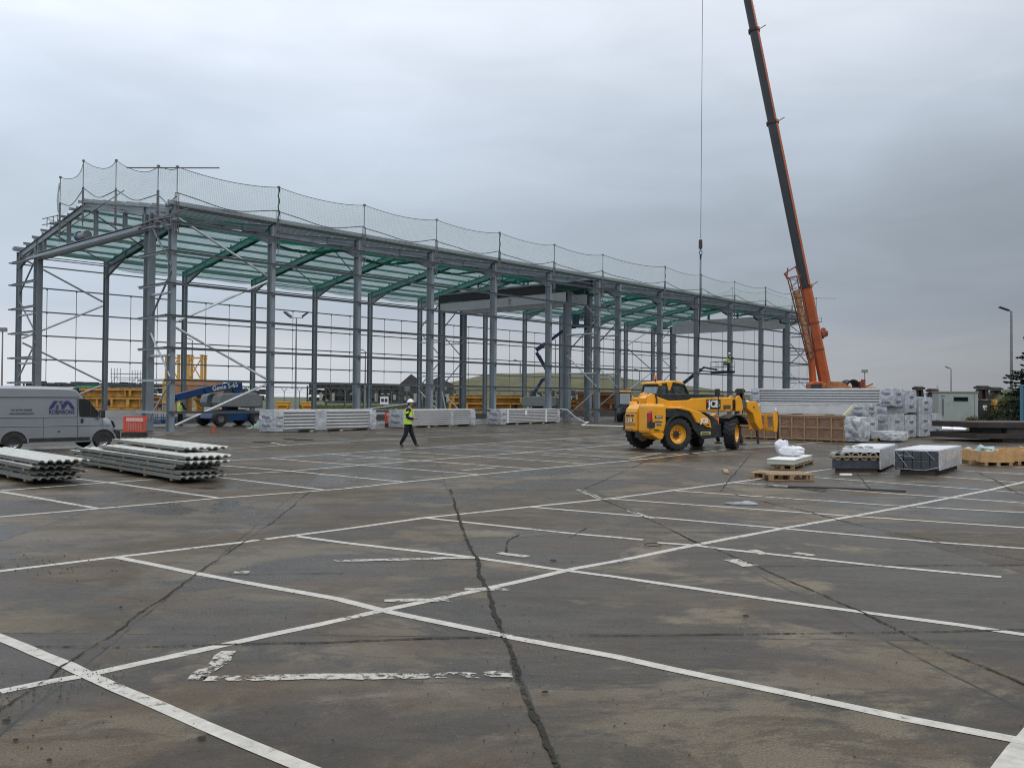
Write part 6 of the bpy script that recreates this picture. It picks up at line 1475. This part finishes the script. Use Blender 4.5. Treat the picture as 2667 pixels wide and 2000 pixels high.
ob = atY(455, 1020, 108); r = thing('steel_box', 'rust orange steel box with a red letter A carrying the yellow lattice frames', 'steel box', (ob.x, 108, 0)); ob2 = atY(561, 995, 108); MB().box(0, ob2.x-ob.x, 0, 3, 1.9, ob2.z).build('box_body', rustB, r, bevel=.03)
for x in (.3, 2.3, 4.3): MB().box(x, x+.3, .2, 2.8, 0, 1.898).build('box_leg', jackY, r)
text('A', 1.5, r, (1.25, -.01, 2.75), FRONT, mat('letter_red', (.35, .05, .02), .6), 'letter', bold=.03)
def lattice(px0, px1, py0, py1, Y, label):
    a, b = atY(px0, py1, Y), atY(px1, py0, Y); W_ = b.x-a.x; H_ = b.z-a.z; r = thing('lattice_frame', label, 'lattice frame', (a.x, Y, a.z), 0, 'yellow lattice frames')
    yl = mat('lattice_yellow', (.50, .30, .06), .6, 0, .15, 2)
    for x in (0, W_):
        for y in (0, 1.2): MB().box(x-.14, x+.14, y-.14, y+.14, 0, H_).build('post', yl, r); MB().box(x-.22, x+.22, y-.22, y+.22, H_+.002, H_+.1).build('cap_plate', yl, r)
    for y in (0,):
        mb = MB(); mb.bar((.1, y, .1), (W_-.1, y, .1), .16, .2); mb.bar((.1, y, H_-.3), (W_-.1, y, H_-.3), .16, .2); mb.bar((.1, y+.02, .2), (W_-.1, y+.02, H_-.4), .12, .12); mb.bar((W_-.1, y-.02, .2), (.1, y-.02, H_-.4), .12, .12); mb.build('cross_brace', yl, r)
    for x in (0, W_): mb = MB(); mb.bar((x, .15, H_-.3), (x, 1.85, H_-.3), .12, .12); mb.build('cross_brace', yl, r)
lattice(490, 526, 926, 991, 110, 'yellow lattice frame standing on the steel box, right one'); lattice(433, 466, 926, 991, 110, 'yellow lattice frame standing beside the steel box, left one')
sb = atY(431, 1000, 110); r = thing('steel_box', 'plain yellow steel box under the left lattice frame', 'steel box', (sb.x, 109, 0)); MB().box(0, 2.6, 0, 3, 0, atY(433, 991, 110).z-.002).build('box_body', jackY, r, bevel=.03)
# yellow scissor stand under the lift boom, yellow bins
r = thing('scissor_stand', 'yellow crossed scissor stand behind the lowered lift boom', 'stand', atY(520, 1060, 70)*Vector((1, 1, 0)).x if False else (atY(508, 1060, 70).x, 70, 0))
mb = MB()
for s_ in (0, .9, 1.8): mb.bar((s_, 0, .1), (s_+.9, 0, 1.5), .08, .1); mb.bar((s_+.9, .1, .1), (s_, .1, 1.5), .08, .1)
mb.build('scissor_arm', jackY, r); MB().box(-.1, 2.9, -.2, .5, 1.5, 1.65).build('platform', jackY, r)
for px, lb in ((736, 'yellow skip bin seen right of the first pack column, left of two'), (802, 'yellow skip bin behind the first panel pack, right of two')):
    q = atY(px, 1068, 100); r = thing('skip_bin', lb, 'skip', (q.x-.5, 100, 0), 0, 'yellow skip bins'); MB().prism([(-.25, .9), (.0, .1), (.9, .1), (1.15, .9), (1.15, 1.15), (-.25, 1.15)], 0, 1).build('bin_body', mat('skip_yellow', (.60, .33, .02), .5, dirt=(.3, .12, .03)), r, bevel=.02); MB().box(-.05, .95, -.04, .0, .62, .8).build('warning_band', rust, r); MB().box(-.3, 1.2, -.05, 1.05, 1.152, 1.25).build('lid', yellow, r)
# security fence: cranked posts, mesh wires
def fence(px0, px1, Y, n, label, zt=2.6, curve=0):
    a, b = atY(px0, 1040, Y), atY(px1, 1040, Y); L = b.x-a.x; r = thing('security_fence', label, 'fence', (a.x, Y, 0)); rnd = random.Random(n); fm = mat('fence_steel', (.12, .125, .12), .6)
    for k in range(n+1):
        x = L*k/n; mb = MB(); mb.tube((x, 0, 0), (x, 0, zt), .06, 6); mb.tube((x, 0, zt), (x-.45, 0, zt+.6), .045, 5); mb.tube((x, 0, zt), (x+.45, 0, zt+.6), .045, 5); mb.build('fence_post', fm, r)
    mb = MB()
    for z in (.15, .9, 1.7, 2.5): mb.tube((0, .05, z), (L, .05, z), .018, 4)
    for s_ in (-1, 1):
        for f in (.4, .9): mb.tube((0, s_*0, zt+.6*f), (L, 0, zt+.6*f), .012, 4)
    mb.build('fence_wire', fm, r); return r
fence(-120, 700, 130, 14, 'security fence with cranked barbed posts behind the left half of the frame')
fence(700, 1500, 145, 20, 'security fence with cranked barbed posts behind the middle of the frame')
fence(1500, 2000, 150, 10, 'security fence with cranked posts in front of the grassy mound', 2.0)
hr = atY(2375, 1040, 95); r = thing('rail_fence', 'grey four rail fence behind the packs and the site container', 'fence', (hr.x, 95, 0)); L_ = atY(2680, 1040, 95).x-hr.x
fm = mat('fence_rail_grey', (.16, .17, .18), .5)
for z in (.7, 1.35, 2.0, 2.6): MB().box(0, L_, -.03, .03, z, z+.07).build('rail', fm, r)
for k in range(9): MB().box(L_*k/8-.04, L_*k/8+.04, .032, .1, 0, 2.75).build('post', fm, r)
hr = atY(1895, 1040, 100); r = thing('rail_fence', 'grey rail fence glimpsed left of the highest panel pack', 'fence', (hr.x, 100, 0))
for z in (1.2, 1.7, 2.2, 2.7): MB().box(0, 4, -.03, .03, z, z+.06).build('rail', fm, r)
for k in range(4): MB().box(k*1.3, k*1.3+.08, .032, .1, 0, 2.8).build('post', fm, r)
# dark steel pile frames
def pile(px, ptop, Y, w_, label, stub=0):
    q = atY(px, ptop, Y); r = thing('pile_frame', label, 'steel frame', (q.x, Y, 0), R(8), 'dark steel pile frames'); h = q.z
    mb = MB(); mb.prism([(-w_*.95, .0), (-w_*.42, h-.35), (-w_*.12, h-.35), (-w_*.35, 0)], 0, .25); mb.prism([(w_*.95, 0), (w_*.42, h-.35), (w_*.12, h-.35), (w_*.35, 0)], 0, .25); mb.build('leg', darkS, r)
    MB().prism([(-w_*.72, h*.35), (-w_*.45, h-.36), (w_*.45, h-.36), (w_*.72, h*.35)], .26, .5).build('web_plate', dark, r)
    MB().box(-w_*.55, w_*.55, -.2, .7, h-.33, h-.12).build('cap', darkS, r); MB().box(-w_*.4, w_*.4, -.1, .6, h-.118, h).build('cap_block', mat('cap_grey', (.14, .14, .14), .6), r)
    MB().box(-w_*.8, w_*.8, -.1, .24, h*.25, h*.35).build('cross_beam', darkS, r)
pile(2396, 1006, 92, .85, 'dark steel frame rising behind the highest wrapped packs, left one'); pile(2432, 1012, 92, .85, 'dark steel frame between the packs and the site container')
pile(2562, 1004, 92, 1.2, 'tall dark steel frame right of the site container, left of two'); pile(2597, 1008, 95, 1.1, 'dark steel frame beside the bank shrubs, right of two')
pile(1930, 1012, 98, .75, 'dark steel frame seen above the telehandler boom nose')
r = thing('yellow_rollers', 'weathered yellow rollers under the dark frames beside the bin', 'rollers', (atY(2540, 1060, 88).x, 88, 0))
for k in range(4): MB().tube((k*.95, 0, .9), (k*.95, 0, 2.1), .3, 10).build('roller', jackY, r)
# scaffold tower far left
q = atY(290, 1000, 190); r = thing('scaffold_tower', 'distant scaffold platform above the fence at left', 'scaffold', (q.x, 190, 0))
mb = MB()
for x in (0, 1.2, 4.4, 5.6):
    for y in (0, 1.5): mb.tube((x, y, 0), (x, y, 7.6 if x < 4 else 7.2), .06, 5)
for z in (4.2, 5.6, 6.4):
    for y in (0, 1.5): mb.tube((-.3, y, z), (5.9, y, z), .06, 5)
for k in range(4): mb.tube((.0 if k % 2 else 1.2, 0, 1.5*k), (1.2 if k % 2 else 0, 0, 1.5*k+1.5), .05, 5); mb.tube((4.4 if k % 2 else 5.6, 0, 1.5*k), (5.6 if k % 2 else 4.4, 0, 1.5*k+1.5), .05, 5)
mb.build('scaffold_tubes', scaf, r); MB().box(1.2, 4.4, 0, 1.5, 5.1, 5.2).build('platform', wood, r)
# notice sign on the fence, leaning sheet, small items in the frame
q = atY(1001, 1043, 118); r = thing('notice_sign', 'small blue and white notice on a post left of the walking person', 'sign', (q.x, 118, 0)); MB().tube((0, 0, 0), (0, 0, 2.2), .04, 6).build('post', fm, r); MB().box(-.55, .55, -.06, -.02, q.z-.5, q.z+.5).build('sign_board', white, r); mb = MB(); mb.box(-.42, -.05, -.068, -.061, q.z-.2, q.z+.25); mb.box(.05, .42, -.068, -.061, q.z-.2, q.z+.25); mb.build('sign_panel', txtN, r)
q = G(478, 1128); 
for (px, py, lb) in ((556, 1127, 'small orange cone marker on the ground before the boom lift'),):
    q = G(px, py); r = thing('marker_cone', lb, 'cone', q); MB().tube((0, 0, .02), (0, 0, .38), .13, 10, r2=.09).build('cone_body', mat('cone_orange', (.28, .08, .03), .7), r, smooth=True); MB().box(-.18, .18, -.18, .18, .003, .02).build('cone_base', rust, r)
tb = MB(); a, b = atY(952, 1066, 62), atY(1062, 1052, 62); tb.tube(a, b, .05, 8); tag(tb.build('loose_tube', steelL, smooth=True), 'pale steel tube lying raised between the first two packs', 'steel tube')
r = thing('step_ladder', 'step ladder standing behind the middle panel pack', 'ladder', (atY(1128, 1060, 66).x, 66, 0)); mb = MB()
for x in (-.25, .25): mb.bar((x, 0, 0), (x*.7, .35, 2.3), .04, .06); mb.bar((x+.9, .1, 0), (x*.7+.45, .35, 2.3), .04, .06) if x > 0 else None
for k in range(6): mb.bar((-.22, .05*k+.03, .35*k+.2), (.22, .05*k+.03, .35*k+.2), .05, .03)
mb.build('ladder_frame', steelL, r)
# ------------------------------------------------------------------ vegetation at the right edge
leafA = mat('conifer_green', (.018, .034, .022), .8, 0, .45, 2)
leafB = mat('shrub_green', (.055, .075, .028), .85, 0, .5, 3)
barkm = mat('bark', (.07, .055, .045), .9)
def conifer(label, x, y, h, rad, seed):
    r = thing('conifer_tree', label, 'tree', (x, y, 0)); rnd = random.Random(seed)
    MB().tube((0, 0, 0), (0, 0, h*.96), .16, 8, r2=.03).build('trunk', barkm, r)
    mb = MB(); lb = MB(); n = int(h*38)
    for k in range(n):
        f = (k+rnd.random())/n; z = .5+f*(h-.6); L = rad*(1-f)**.8*rnd.uniform(.55, 1.15)+.25; a = rnd.uniform(0, 6.283)
        d = Vector((math.cos(a), math.sin(a), 0)); p0 = Vector((0, 0, z)); tip_ = p0+d*L+Vector((0, 0, -.10*L+.25*L*rnd.random()))
        lb.tube(p0, tip_, .022, 4, r2=.006)
        m = max(4, int(L/.10))
        for j in range(m):
            g_ = (j+.3)/m
            if g_ < .12: continue
            c = p0.lerp(tip_, g_)
            for q in range(5):
                s_ = Vector((rnd.uniform(-1, 1), rnd.uniform(-1, 1), rnd.uniform(-.9, .35))).normalized()*rnd.uniform(.10, .32)*(1.15-g_*.6)
                w_ = Vector((-s_.y, s_.x, rnd.uniform(-.1, .1))).normalized()*.05
                c2 = c+d*rnd.uniform(-.05, .05); mb.add([c2-w_, c2+s_*.6-w_*1.6, c2+s_, c2+s_*.6+w_*1.6, c2+w_], [(0, 1, 2, 3, 4)])
    lb.build('branches', barkm, r); mb.build('crown', leafA, r)
conifer('dark conifer with drooping branches cut off by the right edge', atY(2712, 900, 62).x, 62, 7.9, 3.0, 4)
conifer('second dark conifer just behind the first at the right edge', atY(2775, 900, 66).x, 66, 8.6, 3.2, 9)
def shrub(label, x, y, z, sx, sz, n, seed, m=leafB, bare=False):
    r = thing('shrub', label, 'shrub', (x, y, z), 0, 'shrubs on the bank'); rnd = random.Random(seed); mb = MB(); st = MB()
    for k in range(26):
        a = rnd.uniform(0, 6.28); e = Vector((math.cos(a)*sx*rnd.uniform(.2, .9), math.sin(a)*sx*rnd.uniform(.2, .9), sz*rnd.uniform(.6, 1.1))); st.tube((0, 0, 0), e, .02, 4, r2=.006)
        for j in range(4): q = e*rnd.uniform(.5, 1); st.tube(q, q+Vector((rnd.uniform(-.3, .3), rnd.uniform(-.3, .3), rnd.uniform(.05, .4))), .01, 3)
    for k in range(n):
        a = rnd.uniform(0, 6.28); u = rnd.random()**.5; f = rnd.random(); rr = sx*u*math.sqrt(max(0, 1-(f*.9)**2)); c = Vector((rr*math.cos(a), rr*math.sin(a), sz*f)); c += Vector((noise.noise(c*1.7+Vector((seed, 0, 0))), 0, noise.noise(c*1.7)))*.35
        s_ = Vector((rnd.uniform(-1, 1), rnd.uniform(-1, 1), rnd.uniform(-.6, .9))).normalized()*rnd.uniform(.05, .12); w_ = s_.cross(Vector((rnd.random(), rnd.random(), 1))).normalized()*.035
        mb.add([c-w_, c+s_, c+w_, c-s_*.4], [(0, 1, 2, 3)])
    st.build('stems', barkm, r); mb.build('leaves', m, r)
yel = mat('weed_yellow', (.20, .17, .03), .9, 0, .3, 4)
for k, (px, Y, z, sx, sz, n, lb, m) in enumerate(((2615, 72, .0, 1.1, 1.9, 900, 'twiggy brown green shrub under the street lamp', leafB), (2642, 70, 0, 1.2, 2.7, 2200, 'dense green shrub left of the conifer base', leafB), (2650, 66, 0, 1.5, 2.2, 2400, 'low spreading shrub on the bank by the blue container', leafB),
        (2580, 74, 0, 1.0, 1.4, 1400, 'low weedy shrub behind the black disc', leafB), (2535, 74, 0, .7, .5, 700, 'yellow flowering weed beside the site container', yel), (2610, 60, 0, .8, .5, 700, 'yellow flowering weed above the steel slabs', yel))):
    q = atY(px, 1040, Y); shrub(lb, q.x, Y, z, sx, sz, n, k+3, m)
random.seed(5); mb = MB()
def blade(c, h, w_=.012):
    a = random.uniform(0, 6.28); d = Vector((math.cos(a), math.sin(a), 0)); l = Vector((random.uniform(-.4, .4), random.uniform(-.4, .4), 1))*h; mb.add([c-d*w_, c+d*w_, c+l], [(0, 1, 2)])
for _ in range(9000):
    px = random.uniform(2520, 2680); Y = random.uniform(50, 80); q = atY(px, 1040, Y)
    zb = 0
    blade(Vector((q.x, Y, zb-.05)), random.uniform(.1, .45), .03)
for _ in range(9000):
    px = random.uniform(780, 1250); Y = random.uniform(134, 158); q = atY(px, 1040, Y); blade(Vector((q.x, Y, -.05)), random.uniform(.2, .7), .06)
for _ in range(3500):
    px = random.uniform(2440, 2560); Y = random.uniform(72, 84); q = atY(px, 1040, Y); blade(Vector((q.x, Y, 0)), random.uniform(.05, .2), .03)
tag(mb.build('rough_grass', mat('grass_blades', (.085, .10, .035), .9, 0, .5, .5)), 'rough grass and weeds at the yard edges', None, kind='stuff')
